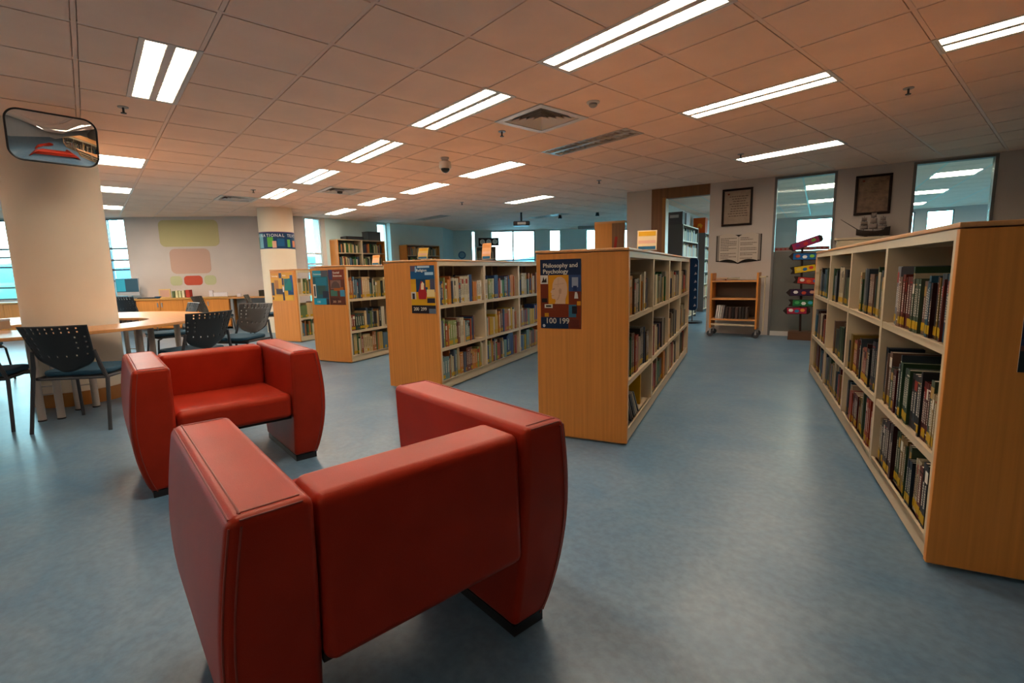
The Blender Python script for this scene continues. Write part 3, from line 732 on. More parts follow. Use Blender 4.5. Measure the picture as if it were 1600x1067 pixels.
poster(on_end('Q', .295, .77), CA-R(90), .28, .46,
  [(0, 0, 1, 1, '#c8961c'), (0, .68, 1, 1, '#17507a'), (0, .88, .2, 1, '#5a4a5a'), (.2, .86, .26, .98, '#8ab4d4'), (.6, .80, .95, .86, '#9cc4dc'), (.3, .95, .8, .99, '#b4cede'), (.22, .45, .7, .72, '#163a5a'),
   (.0, .62, .22, .72, '#c08c1c'), (.62, .55, .8, .7, '#c08c1c'), (.8, .45, 1, .72, '#4a4a5c'), (0, .3, .2, .45, '#b8b4b0'), (.05, .3, .15, .42, '#302830'), (.66, .35, .98, .5, '#d8c084'), (.66, .22, .98, .32, '#2a2430'),
   (0, 0, 1, .17, '#1c1720'), (.72, .0, 1, .1, '#5c6a7a')],
  'blue and yellow poster headed Religion, on the second bookcase end panel',
  [('Religion', .26, .875, .075, '#e4e4e0', .42), ('200', .08, .06, .1, '#d8d0bc', .22), ('299', .38, .06, .1, '#d8d0bc', .24)],
  polys=[([(.32, .3), (.62, .3), (.66, .42), (.60, .52), (.56, .6), (.52, .66), (.44, .68), (.40, .62), (.36, .52), (.30, .45)], '#9c1f24'), ([(.42, .5), (.54, .5), (.56, .62), (.50, .66), (.44, .62)], '#d8b894')])
poster(on_end('S', .57, .775), CA-R(90), .275, .45,
  [(0, 0, 1, 1, '#1f5664'), (0, .82, 1, 1, '#1f8aa4'), (.55, .82, 1, 1, '#4c5058'), (0, 0, .8, .18, '#1c8cac'), (.3, .3, .8, .7, '#33504a'), (0, .2, .18, .6, '#d4cec0'), (.04, .24, .14, .55, '#283038'), (.6, .2, 1, .4, '#2a3040'), (.18, .56, .9, .8, '#1a6f86'), (.82, 0, 1, .18, '#2a2a38')],
  'teal poster, left one of the pair on the third bookcase end panel', [('Sciences', .08, .87, .075, '#c8d8d4', .5), ('100', .2, .05, .09, '#b0d0d0', .2)], group='subject posters of the third bookcase')
poster(on_end('S', .285, .775), CA-R(90), .275, .455,
  [(0, 0, 1, 1, '#5a2c1e'), (0, .72, 1, 1, '#7c3420'), (0, .72, .25, 1, '#34365c'), (.1, .45, .75, .70, '#7a5a50'), (.08, .25, .5, .42, '#3c6a5c'), (.3, .4, .9, .5, '#a0561e'), (.68, .24, .96, .42, '#3a82a4'), (.05, .05, .6, .2, '#4a241c')],
  'brown poster headed Social Sciences, right one of the pair on the third bookcase', [('Social', .3, .89, .08, '#e0d4c4', .4), ('Sciences', .3, .80, .08, '#e0d4c4', .55), ('300', .2, .06, .09, '#b08a70', .2), ('399', .5, .06, .09, '#b08a70', .2)], group='subject posters of the third bookcase',
  polys=[([(.12, .48), (.72, .48), (.66, .6), (.52, .67), (.34, .67), (.2, .6)], '#54403c')])
poster(on_end('T', .60, .73), CA-R(90), .27, .49,
  [(0, 0, 1, 1, '#c98d1e'), (0, .82, 1, 1, '#c8821a'), (.75, .82, 1, 1, '#2a2a48'), (0, .2, .25, .66, '#3a3036'), (.3, .42, .66, .75, '#a5661a'), (.4, .24, 1, .44, '#3a2a2c'), (0, 0, 1, .18, '#d49a22'), (.04, .04, .14, .14, '#30201a')],
  'yellow poster, left one of the pair on the leftmost bookcase end', [('Technology', .06, .87, .07, '#e8ddb8', .6)], group='subject posters of the leftmost bookcase')
poster(on_end('T', .33, .74), CA-R(90), .27, .49,
  [(0, 0, 1, 1, '#c8921e'), (0, .82, 1, 1, '#c88a1c'), (0, .55, .16, .8, '#1e2440'), (0, .0, .16, .5, '#262038'), (.2, .35, .9, .78, '#185a5c'), (.5, .2, 1, .4, '#183a64'), (.03, .3, .14, .5, '#ddd8d0'), (.75, .3, 1, .9, '#2c4c7c'), (.2, 0, .9, .16, '#d4a028')],
  'yellow and teal poster, right one of the pair on the leftmost bookcase end', [('Arts', .1, .87, .07, '#e8ddb8', .3)], group='subject posters of the leftmost bookcase',
  polys=[([(.25, .36), (.85, .36), (.9, .6), (.7, .8), (.5, .66), (.3, .55)], '#0f6a62')])
poster(on_end('R', -.19, .77), CA-R(90), .28, .46,
  [(0, 0, 1, 1, '#1c2a4c'), (0, 0, 1, .16, '#222a2c'), (0, .16, 1, .2, '#5c3a34'), (0, .25, .5, .5, '#141a3a'), (.0, .7, 1, 1, '#3a1820')],
  'dark blue poster at the right edge of the view, on the bookcase end panel')
# label holders standing on the bookcase tops
def holder(x, y, h, w, label, c1, c2):
    t = thing('sign_holder', (x, y, 1.285), R(30), label, 'sign holder', 'acrylic sign holders on the bookcases')
    b = MB(); b.add([(-w/2, 0, 0), (w/2, 0, 0), (w/2, .035, h), (-w/2, .035, h), (-w/2, .003, 0), (w/2, .003, 0), (w/2, .038, h), (-w/2, .038, h)], [(0, 1, 2, 3), (4, 7, 6, 5), (0, 4, 5, 1), (3, 2, 6, 7), (0, 3, 7, 4), (1, 5, 6, 2)])
    b.build('card', flat(c1), t)
    b = MB(); b.box(-w/2, w/2, -.0, .08, 0, .003); b.build('base', M_PLAST, t)
    def strip(z0, z1, c, n):
        b = MB(); k = .035/h; e = .0012
        b.add([(-w*.44, k*z0-e, z0), (w*.44, k*z0-e, z0), (w*.44, k*z1-e, z1), (-w*.44, k*z1-e, z1)], [(0, 1, 2, 3)]); b.build(n, flat(c), t)
    strip(h*.72, h*.95, c2, 'heading'); strip(h*.04, h*.2, '#1f5a7a', 'footer'); strip(h*.34, h*.5, '#d8a890', 'stripe')
holder(-2.10, 3.14, .145, .14, 'yellow and pink label card standing on the philosophy bookcase', '#e0c9a0', '#d8a21c')
holder(-4.10, 3.20, .17, .10, 'orange label card standing on the religion bookcase, farther one', '#d8a070', '#c98a50')
holder(-3.93, 2.33, .10, .10, 'small yellow label card standing on the religion bookcase corner', '#d8b468', '#d8a028')
holder(-6.20, 2.95, .13, .11, 'pale orange label card standing on the third bookcase', '#dcb080', '#d8904a')

# ------------------------------------------------------------------ red armchairs
def armchair():
    t = thing('armchair', (0, 0, 0), 0, '', 'armchair', 'red leather tub armchairs')
    Z = [.035+(.705-.035)*k/14 for k in range(15)]
    def prof(z):
        q = (z-.035)/.67
        bulge = math.sin(math.pi*min(1, max(0, .18+q*.80)))
        fr = .80-.085*(1-q)**1.7+.0; bk = .0+.075*(1-q)**1.9
        return bk, fr, .052*math.sin(math.pi*(q**.85)*.93+.02)-(.012 if q < .0 else 0)
    for s in (1, -1):
        b = MB(); vs = []; fs = []
        for z in Z:
            bk, fr, bu = prof(z); yo = .445+bu-.012*(1-(z-.035)/.67); yi = .295
            vs += [(bk, s*yi, z), (fr, s*yi, z), (fr, s*yo, z), (bk, s*yo, z)]
        n = len(Z)
        for k in range(n-1):
            for i in range(4): fs.append((k*4+i, k*4+(i+1) % 4, k*4+4+(i+1) % 4, k*4+4+i))
        fs += [(3, 2, 1, 0), (n*4-4, n*4-3, n*4-2, n*4-1)]
        b.add(vs, fs)
        a = b.build('armrest', M_LEATH, t, bevel=.022, seg=4, angle=40)
        # piping round the top edge and down the outer corners
        p = MB(); rr_ = .0022
        def edge(z, fx, a, c):
            bk, fr, bu = prof(z); yo = .445+bu-.012*(1-(z-.035)/.67)
            return ((fr-a if fx else bk+a), s*(yo-c), z)
        for fx in (0, 1):
            for (a, c) in ((.0062, .0062), (-.0004, .026)):
                p.tube([edge(z, fx, a, c) for z in Z[:-1]]+[edge(.688, fx, a, c)], rr_, 6)
        bk, fr, bu = prof(Z[-1]); yo = .445+bu; zt = Z[-1]
        for (dy, dz) in ((.0062, .0062), (.026, -.0004)):
            p.tube([(bk+.02, s*(yo-dy), zt-dz), (fr-.02, s*(yo-dy), zt-dz)], rr_, 6)
        for x0, sg in ((bk, 1), (fr, -1)):
            for (dx, dz) in ((.0062, .0062), (.026, -.0004)):
                p.tube([(x0+sg*dx, s*.318, zt-dz), (x0+sg*dx, s*(yo-.022), zt-dz)], rr_, 6)
        p.build('piping', M_SEAM, t, smooth=True)
        f = MB(); bk, fr, bu = prof(.035); yo = .445-.012
        f.box(bk+.008, fr-.008, min(s*.302, s*(yo-.006)), max(s*.302, s*(yo-.006)), 0, .036); f.build('foot', M_BLACK, t)
    # back: slab between the arms
    def slab(nx, pts, name, bev, y=.292):
        b = MB(); b.prism(pts, -y, y, 'y'); o = b.build(name, M_LEATH, t, bevel=bev, seg=5, angle=28); return o
    slab(0, [(.012, .295), (.15, .295), (.175, .45), (.19, .69), (.02, .69)], 'backrest', .03)
    slab(0, [(.16, .30), (.755, .30), (.77, .44), (.74, .452), (.16, .432)], 'seat_cushion', .03)
    b = MB(); b.box(.05, .72, -.29, .29, .285, .31); b.build('underside', mat('dark_lining', (.02, .012, .01), .9, noise=False), t)
    return t
arm = armchair(); index_kids()
place(arm, (-.985, .60, 0), math.pi, 'nearest red leather armchair, seen from behind in the foreground')
a2 = copy_tree(arm); place(a2, (-3.82, .57, 0), 0, 'red leather armchair facing the viewer, behind the nearest one')

# ------------------------------------------------------------------ perforated chairs
def chair_master():
    t = thing('stacking_chair', (0, 0, 0), 0, '', 'chair', 'black chairs with blue seats')
    nu, nv = 39, 25; vs = []; fs = []
    def P(u, v):
        w = .188+.05*v
        if v < .28: w *= math.sqrt(max(0, 1-((.28-v)/.28)**2*.75))
        return (-.02-.125*v-.0+.045*u*u, u*w, .495+.335*v-.03*(1-v)*(1-(u*u))*1.0)
    for j in range(nv+1):
        for i in range(nu+1): vs.append(P(-1+2*i/nu, j/nv))
    for j in range(nv):
        for i in range(nu):
            hole = (j in (23, 21) and i % 4 == 1 and 1 < i < 37) or (j in (18, 15, 12) and i % 5 == 2 and (i < 12 or i > 27)) or (j == 8 and i % 6 == 3)
            if not hole: q = j*(nu+1)+i; fs.append((q, q+1, q+nu+2, q+nu+1))
    b = MB(); b.add(vs, fs); o = b.build('backrest', M_BLACK, t, smooth=True, angle=60, fix=False)
    s = o.modifiers.new('thickness', 'SOLIDIFY'); s.thickness = .008; s.offset = 0
    # seat pad
    def rr(x0, x1, w, r, n=6):
        pts = []
        for (cx, cy, a) in ((x1-r, w-r, 0), (x0+r, w-r, 90), (x0+r, -w+r, 180), (x1-r, -w+r, 270)):
            for k in range(n+1): q = R(a+90*k/n); pts.append((cx+r*math.cos(q), cy+r*math.sin(q)))
        return pts
    b = MB(); b.prism(rr(.02, .46, .235, .09), .425, .465); b.build('seat', M_BLUEF, t, bevel=.016, seg=3)
    b = MB(); b.prism(rr(.025, .455, .23, .09), .405, .424); b.build('seat_pan', M_BLACK, t)
    for sy in (1, -1):
        b = MB(); b.tube([(-.07, sy*.275, 0), (.0, sy*.262, .40), (-.012, sy*.235, .50), (-.030, sy*.214, .63)], [.013, .014, .015, .012], 8)
        b.build('leg', M_DKMET, t, smooth=True)
        b = MB(); b.tube([(.45, sy*.26, 0), (.41, sy*.24, .38), (.36, sy*.235, .41), (.02, sy*.25, .41)], .012, 8)
        b.build('leg', M_DKMET, t, smooth=True)
    b = MB(); b.tube([(.03, -.255, .405), (.03, .255, .405)], .011, 8); b.tube([(.38, -.24, .395), (.38, .24, .395)], .011, 8); b.build('stretcher', M_DKMET, t, smooth=True)
    return t
ch = chair_master(); index_kids()
def ang(dx, dy): return math.atan2(dy, dx)
CH = [((-5.05, -.18), ang(-.835, .55), 'nearest black perforated chair with blue seat, left of the armchairs'),
      ((-5.50, -.80), ang(-.95, .33), 'chair cut off by the left edge of the view, only its blue seat showing'),
      ((-5.62, .83), ang(-.90, -.42), 'black perforated chair against the table, right behind the rear armchair'),
      ((-6.72, 1.50), ang(.62, -.78), 'black chair turned toward the viewer, standing right of the table'),
      ((-7.95, .98), ang(.15, -.99), 'black chair behind the table, only its back top showing'),
      ((-10.75, 1.60), ang(.5, .87), 'black chair seen from the side before the wooden wall counter'),
      ((-10.42, 2.38), ang(.35, .94), 'black chair in front of the round column and leftmost bookcase'),
      ((-8.6, -1.25), ang(.8, .5), 'dark chair behind the big column at the left edge'),
      ((-12.6, .55), ang(-.75, .65), 'chair pushed under the computer desk by the slit window')]
for i, ((x, y), a, lb) in enumerate(CH):
    o = ch if i == 0 else copy_tree(ch); place(o, (x, y, 0), a, lb)

# ------------------------------------------------------------------ big column, mirror, ring table
CX, CY = -6.40, -.15
b = MB(); b.cyl(CX, CY, 0, 2.75, .355, 64); struct(b.build('column_1', M_COLP, smooth=True))
b = MB(); b.cyl(CX, CY, 0, .13, .372, 64); struct(b.build('baseboard_column', M_EDGE, smooth=True))
b = MB(); b.cyl(-11.12, 3.12, 0, 2.75, .335, 48); struct(b.build('column_2', M_COLP, smooth=True))
# banner on column 2
def banner():
    cx, cy, r = -11.12, 3.12, .338
    a0 = math.atan2(-cy, -cx); t = thing('banner', (cx, cy, 1.73), a0, 'blue curved banner reading National Text wrapped round the second column', 'banner')
    n = 40; sp = R(165); h = .34
    def strip(u0, u1, z0, z1, rr, m, name):
        b = MB(); vs = []; fs = []
        k = max(2, int(n*(u1-u0)))
        for i in range(k+1):
            a = (-.5+u0+(u1-u0)*i/k)*sp
            for z in (z0, z1): vs.append((rr*math.cos(a), rr*math.sin(a), z*h))
        for i in range(k): q = i*2; fs.append((q, q+2, q+3, q+1))
        b.add(vs, fs); return b.build(name, m, t, smooth=True, fix=False)
    strip(-.3, 1.02, 0, 1, r, flat('#123a64', .3), 'sheet')
    for k, (u0, u1, z0, z1, c) in enumerate(((.0, .04, 0, 1, '#4a9a5c'), (.06, .2, .05, .9, '#7ab4c4'), (.3, .42, .1, .68, '#5aa844'), (.4, .48, .05, .45, '#d8a890'), (.5, .64, .15, .6, '#0f5a8a'), (.7, .77, .1, .55, '#6ab45a'), (.84, .95, .1, .5, '#d8845c'), (.0, 1, .95, 1, '#5a3a70'))):
        strip(u0, u1, z0, z1, r+.0015+.0003*k, flat(c, .3), 'picture')
    s = 'INTERNATIONAL TEXT'; u = -.155
    for i, c in enumerate(s):
        if c == ' ': u += .045; continue
        a = (-.5+u)*sp; u += {'I': .034, 'T': .058, 'L': .056, 'E': .056}.get(c, .074)
        text(c, .085, flat('#e4e4ea'), t, ((r+.004)*math.cos(a), (r+.004)*math.sin(a), h*.7), (R(90), 0, a+R(90)), 'letter')
banner()
# convex mirror
def mirror():
    t = thing('convex_mirror', (-5.47, -.075, 2.285), 0, 'convex security mirror with black rim fixed high on the big column', 'mirror')
    t.rotation_euler = (0, R(12), R(9))
    w, h, r = .27, .185, .085
    def outline(s, n=10):
        pts = []
        for (cy, cz, a) in ((w-r, h-r, 0), (-w+r, h-r, 90), (-w+r, -h+r, 180), (w-r, -h+r, 270)):
            for k in range(n+1): q = R(a+90*k/n); pts.append(((cy+r*math.cos(q))*s, (cz+r*math.sin(q))*s))
        return pts
    vs = []; fs = []; K = 14; n = len(outline(1))
    Rc = .62
    for k in range(1, K+1):
        for (y, z) in outline(k/K): vs.append((.004+.042*(1-(k/K)**2), y, z))
    vs.append((.046, 0, 0)); c = len(vs)-1
    for i in range(n): fs.append((c, i, (i+1) % n))
    for k in range(K-1):
        for i in range(n): fs.append((k*n+i, (k+1)*n+i, (k+1)*n+(i+1) % n, k*n+(i+1) % n))
    b = MB(); b.add(vs, fs); o = b.build('mirror_glass', mat('mirror_silver', (.86, .87, .88), .015, 1, noise=False), t, smooth=True, angle=180)
    o.data.flip_normals() if o.data.polygons[0].normal.x < 0 else None
    b = MB(); b.tube([(.004, y, z) for y, z in outline(1.0)], .007, 8, closed=True); b.build('rim', M_BLACK, t, smooth=True)
    b = MB(); b.prism([(y, z) for y, z in outline(.97)], -.012, -.006, 'x'); b.build('backing', M_BLACK, t)
    b = MB(); b.tube([(-.01, 0, 0), (-.59, 0, .10)], .015, 8); b.build('bracket', M_BLACK, t)
mirror()
# ring table
def ring_table():
    t = thing('ring_table', (-6.85, -.4, 0), 0, 'large pale wood ring table built around the big column', 'table')
    n = 96; vs = []; fs = []; z0, z1 = .712, .74
    for i in range(n):
        a = 2*math.pi*i/n; c, s = math.cos(a), math.sin(a)
        ox, oy = 1.55*c, 1.45*s; ix, iy = .32+.56*c, .26+.60*s
        vs += [(ox, oy, z0), (ox, oy, z1), (ix, iy, z1), (ix, iy, z0)]
    for i in range(n):
        a, b_ = i*4, ((i+1) % n)*4
        for k in range(4): fs.append((a+k, b_+k, b_+(k+1) % 4, a+(k+1) % 4))
    b = MB(); b.add(vs, fs); b.build('tabletop', M_WOODX, t, bevel=.003, seg=1)
    for (px, py, qx, qy) in ((1.27, -.01, 1.29, .11), (.33, -.98, .18, -.95), (1.0, .72, .9, .82), (.3, 1.1, .15, 1.12), (1.02, .22, 1.0, .34), (-.9, .8, -1.0, .7)):
        b = MB()
        for (x, y) in ((px, py), (qx, qy)):
            b.cyl(x, y, .01, .712, .027, 16); b.cyl(x, y, 0, .012, .03, 12, m=1)
        for z in (.22, .29): b.tube([(px, py, z), (qx, qy, z)], .006, 6)
        b.build('leg', [mat('leg_enamel', (.42, .36, .31), .4, .1, noise=False), M_BLACK], t, smooth=True)
ring_table()
t = thing('box', (-6.42, -.72, .741), R(40), 'small white box on the ring table, left of the big column', 'box')
b = MB(); b.box(-.12, .12, -.09, .09, 0, .07); b.build('body', flat('#c9a488'), t, bevel=.003); b = MB(); b.box(-.123, .123, -.093, .093, .071, .09); b.build('lid', flat('#d8d4d0'), t, bevel=.003)
t = thing('bag', (-7.5, -1.25, .741), R(30), 'black bag lying on the ring table at the left edge', 'bag')
b = MB(); b.sphere((0, 0, .05), .15, 16, 10, (1.2, .8, .33)); b.build('body', M_BLACK, t, smooth=True, angle=180); b = MB(); b.tube([(-.1, 0, .09), (-.05, .02, .12), (.05, .02, .12), (.1, 0, .09)], .008); b.build('strap', M_BLACK, t)

# ------------------------------------------------------------------ counter along the mural wall
CW0 = Vector((-12.80, 2.14)); CWA = MWA
def cw(s, y=0):
    d = Vector((math.cos(CWA), math.sin(CWA))); n = Vector((-d.y, d.x)); p = CW0+d*s+n*y; return p
def counter(s0, s1, doors, label, top=.74, knee=None, material=M_WOOD):
    p = cw(s0); t = thing('counter', (p.x, p.y, 0), CWA, label, 'counter', 'wooden wall counters'); l = s1-s0
    b = MB(); b.box(0, l, -.02, .46, top-.035, top); b.build('worktop', mat('counter_top_wood', (.50, .26, .07), .35, noise=((2, 30, 30), .1, 3)), t, bevel=.003)
    if knee: 
        b = MB(); b.box(knee[0], knee[1], .40, .44, .1, top-.036); b.build('modesty_panel', mat('dark_panel', (.07, .07, .08), .6, noise=False), t)
        segs = [(0, knee[0]), (knee[1], l)]
    else: segs = [(0, l)]
    for (a, c) in segs:
        if c-a < .1: continue
        b = MB(); b.box(a, c, .02, .45, .06, top-.036); b.build('carcass', material, t)
        n = max(1, round((c-a)/.48))
        for k in range(n):
            x0 = a+(c-a)*k/n+.004; x1 = a+(c-a)*(k+1)/n-.004
            b = MB(); b.box(x0, x1, .0, .019, .08, top-.042); d = b.build('door', material, t)
            b = MB(); b.box(x1-.05 if k % 2 == 0 else x0+.03, x1-.03 if k % 2 == 0 else x0+.05, -.015, 0, top-.2, top-.1); b.build('handle', M_GREYM, d)
    return t
counter(-6.2, -2.35, 1, 'wooden cabinet counter below the big window at the left edge', knee=None)
counter(-2.34, .30, 1, 'long wooden cabinet counter below the wall painting', knee=(.05, .70))
p = cw(.31); t = thing('desk', (p.x, p.y, 0), CWA, 'pale low desk at the right end of the wooden counter', 'desk')
b = MB(); b.box(0, 1.1, -.02, .46, .69, .72); b.build('tabletop', M_WOODX, t); b = MB(); b.box(.04, 1.06, .3, .32, .2, .69); b.build('modesty_panel', mat('pale_panel', (.35, .38, .42), .6, noise=False), t)
for x in (.05, 1.03): b = MB(); b.box(x-.025, x+.025, 0, .05, 0, .69); b.build('leg', M_GREYM, t)
def at_counter(s, y, z=.741): p = cw(s, y); return (p.x, p.y, z)
FA = R(49)   # facing the hall
t = thing('computer', at_counter(-1.9, .22), CWA, 'all-in-one desktop computer with dark teal screen on the counter', 'computer')
b = MB(); b.box(-.24, .24, 0, .025, .07, .46); b.build('case', mat('aluminium', (.5, .5, .52), .35, .5, noise=False), t, bevel=.006)
b = MB(); b.box(-.228, .228, -.003, 0, .155, .45)
ms = emit('screen_picture', (.02, .09, .12), .7); ms.node_tree.nodes['Principled BSDF'].inputs['Base Color'].default_value = (.01, .012, .016, 1); b.build('screen', ms, t)
b = MB(); b.box(-.22, -.04, -.005, -.0031, .17, .44); mt_ = emit('screen_teal', (.02, .32, .42), .8); mt_.node_tree.nodes['Principled BSDF'].inputs['Base Color'].default_value = (.01, .1, .12, 1); b.build('screen_window', mt_, t)
b = MB(); b.box(-.03, .03, .03, .05, 0, .2); b.box(-.09, .09, -.04, .1, 0, .008); b.build('stand', M_GREYM, t)
t = thing('keyboard', at_counter(-1.45, .1), CWA, 'dark keyboard lying beside the desktop computer', 'keyboard'); b = MB(); b.box(-.18, .18, -.06, .06, 0, .02); b.build('body', M_DKMET, t); b = MB(); [b.box(-.17+.034*i, -.143+.034*i, -.05+.034*j, -.023+.034*j, .02, .025) for i in range(10) for j in range(3)]; b.build('keys', M_BLACK, t)
t = thing('picture_stand', at_counter(-1.13, .2), CWA, 'small cream picture stand on the counter right of the computer', 'picture stand'); b = MB(); b.box(-.12, .12, 0, .02, 0, .2); b.build('frame', flat('#d8b878'), t); b = MB(); b.box(-.1, .1, -.004, 0, .02, .18); b.build('picture', flat('#c89c88'), t)
rdc = random.Random(5)
for k, (s, w, h, c, lb) in enumerate(((-.93, .05, .15, '5a6a48', 'dark green storybook, leftmost of the small row on the wall counter'), (-.86, .05, .16, 'c9c49c', 'cream storybook in the small row on the wall counter, second from its left'),
    (-.79, .05, .15, 'b9bd95', 'pale green storybook in the small row on the wall counter, middle one'), (-.72, .05, .16, 'd0c8a8', 'ivory storybook in the small row on the wall counter, fourth from its left'), (-.62, .08, .17, 'a8382c', 'red storybook on the wall counter, right end of its small row'))):
    t = thing('storybook', at_counter(s, .15), CWA, lb, 'book', 'storybooks displayed on the wall counter')
    b = MB(); b.box(-w/2, w/2, 0, .12, 0, h); b.build('cover', flat('#'+c), t); b = MB(); b.box(-w/2+.004, w/2-.004, .004, .125, h-.004, h+.001); b.build('pages', M_PAPER, t)
t = thing('mug', at_counter(-1.2, .05), 0, 'small blue bowl on the counter beside the picture stand', 'bowl'); b = MB(); b.lathe([(.03, 0), (.07, .04), (.065, .04), (.028, .006)]); b.build('body', flat('#1f5f94'), t, smooth=True)
for k, (s, w, h, lb) in enumerate(((-.15, .08, .14, 'upright white card on the wall counter, middle'), (.05, .3, .09, 'long white box on the wall counter, right part'), (.45, .08, .07, 'small white box on the pale desk'))):
    t = thing('paper_box', at_counter(s, .2, .741 if s < .3 else .721), CWA, lb, 'box'); b = MB(); b.box(-w/2, w/2, 0, .05, 0, h); b.build('body', flat('#d0ccd4'), t, bevel=.004); b = MB(); b.box(-w/2+.01, w/2-.01, .008, .042, h, h+.004); b.build('lid', flat('#b8b4c0'), t)
t = thing('crate', at_counter(1.05, .2, .721), CWA, 'dark crate on the pale desk beside the second column', 'crate'); b = MB(); b.box(-.16, .16, 0, .2, 0, .01)
for (x0, x1, y0, y1) in ((-.16, .16, 0, .01), (-.16, .16, .19, .2), (-.16, -.15, .01, .19), (.15, .16, .01, .19)): b.box(x0, x1, y0, y1, .01, .14)
b.build('body', flat('#3a3426'), t)

# plain stand-in painting on the wall: soft-cornered colour blocks only
def mural():
    p = Vector((T_MW @ Vector((-.62, -.001, 0))).to_tuple())
    t = thing('wall_painting', (p.x, p.y, .95), MWA, 'pale yellow, peach and red abstract colour blocks painted on the far wall', 'painting')
    def rr(x0, x1, z0, z1, r, n=8):
        pts = []
        for (cx, cz, a) in ((x1-r, z1-r, 0), (x0+r, z1-r, 90), (x0+r, z0+r, 180), (x1-r, z0+r, 270)):
            for k in range(n+1): q = R(a+90*k/n); pts.append((cx+r*math.cos(q), cz+r*math.sin(q)))
        return pts
    for i, (x0, x1, z0, z1, r, c, nm) in enumerate(((-.62, .66, .95, 1.55, .12, '#b8ad80', 'yellow_block'), (-.45, .42, .33, .90, .12, '#bd9a8a', 'peach_block'), (-.20, .20, .06, .28, .08, '#b8503c', 'red_block'), (-.5, -.24, .06, .28, .08, '#b4b48c', 'green_block'), (.24, .5, .06, .28, .08, '#b4b48c', 'green_block'))):
        b = MB(); b.prism(rr(x0, x1, z0, z1, r), -.004, -.001, 'y'); b.build(nm, flat(c, .8), t)
mural()

# ------------------------------------------------------------------ far wall furniture
def wall_unit(T, x0, w, h, nb, shelves, d, label, seed, fillz, name='shelf_unit', wood=True):
    o = T @ Vector((x0, -d, 0)); a = math.atan2(T[1][0], T[0][0])
    t = thing(name, (o.x, o.y, 0), a, label, 'shelf unit')
    for i in range(nb+1):
        x = w*i/nb; b = MB(); b.box(x-.012, x+.012, 0, d-.01, 0, h-.02); b.build('upright', M_WOOD if i in (0, nb) and wood else M_CREAM, t)
    b = MB(); b.box(-.012, w+.012, 0, d-.01, h-.02, h); b.build('top_board', M_CREAM, t)
    b = MB(); b.box(0, w, d-.02, d-.01, 0, h-.02); b.build('back_panel', mat('unit_back', (.22, .22, .2), .7, noise=False), t)
    rd = random.Random(seed); books = MB(); cs = PAL['S']
    for z in shelves:
        b = MB(); b.box(.012, w-.012, .0, d-.02, z-.02, z); b.build('shelf', M_CREAM, t)
    return t, o, a
FB = MB(); fbc = sorted(set(PAL['S']+PAL['P'])); rdf = random.Random(9)
def far_fill(T, x0, x1, d, z, dens=.85, hmax=.28):
    FB.T = T; x = x0+.02
    while x < x0+(x1-x0)*dens:
        th = rdf.uniform(.015, .04); h = rdf.uniform(.18, hmax); FB.box(x, x+th, -d+.02, -d+.2, z+.001, z+h, rdf.randrange(len(fbc))); x += th+.001
# U1 and U2 on the second wall
wall_unit(T_W2, .10, 1.42, 2.05, 2, (1.05, 1.38, 1.72), .34, 'tall wooden two-bay shelf unit against the far left wall', 1, 0)
wall_unit(T_W2, 2.30, 1.25, 1.98, 2, (1.05, 1.38, 1.68), .34, 'wooden shelf unit on the far wall, right of the second slit window', 2, 0)
for (x0, x1, zz) in ((.12, .79, (1.38, 1.72)), (.84, 1.50, (1.38, 1.72)), (2.32, 2.9, (1.38, 1.68)), (2.95, 3.52, (1.38, 1.68))):
    for z in zz: far_fill(T_W2, x0, x1, .34, z, .85, .25)
o = T_W2 @ Vector((.62, -.2, 2.051)); t = thing('printer', (o.x, o.y, 2.051), R(98), 'flat black device on top of the tall shelf unit', 'printer'); b = MB(); b.box(-.25, .25, -.14, .14, 0, .08); b.build('body', M_BLACK, t, bevel=.01); b = MB(); b.box(-.2, .2, -.15, -.14, .02, .05); b.build('tray', M_DKMET, t)
o = T_W2 @ Vector((1.22, -.2, 2.051)); t = thing('storage_box', (o.x, o.y, 2.051), R(98), 'grey storage box on top of the tall shelf unit', 'box'); b = MB(); b.box(-.2, .2, -.13, .13, 0, .2); b.build('body', flat('#4c565c'), t, bevel=.006); b = MB(); b.box(-.205, .205, -.135, .135, .201, .225); b.build('lid', flat('#40484e'), t)
# far wall: clock board, low unit, logo
wall_unit(T_W3, .78, .62, 2.0, 1, (1.3, 1.62), .3, 'pale shelf unit below the clock board at the far wall', 3, 0)
far_fill(T_W3, .80, 1.38, .3, 1.62, .9, .3)
def put(T, x, y, z): v = T @ Vector((x, y, z)); return (v.x, v.y, v.z)
A3 = math.atan2(T_W3[1][0], T_W3[0][0])
t = thing('clock_board', put(T_W3, .84, -.3, 2.03), A3, 'dark board with three white round clocks, above the far shelf unit', 'clock board')
b = MB(); b.box(0, .68, -.0, .02, 0, .26); b.build('board', flat('#33201c'), t)
for k in range(3):
    b = MB(); b.T = Matrix.Translation((.13+.21*k, -.001, .13)) @ Matrix.Rotation(R(90), 4, 'X'); b.cyl(0, 0, 0, .012, .085, 24); c = b.build('clock', flat('#d8d8cc'), t)
    b = MB(); b.T = Matrix.Translation((.13+.21*k, -.014, .13)); b.box(-.004, .004, -.001, .001, 0, .06); b.box(0, .045, -.001, .001, -.004, .004); b.build('hands', M_BLACK, c)
t = thing('wall_logo', put(T_W3, .28, -.001, 1.75), A3, 'round blue sign on the far pale wall', 'sign')
b = MB(); b.T = Matrix.Rotation(R(90), 4, 'X'); b.cyl(0, 0, 0, .01, .13, 28); b.build('disc', flat('#3c6a94'), t); b = MB(); b.T = Matrix.Translation((0, -.011, 0)) @ Matrix.Rotation(R(90), 4, 'X'); b.cyl(0, 0, 0, .002, .09, 28); b.build('emblem', flat('#6f9cb8'), t)
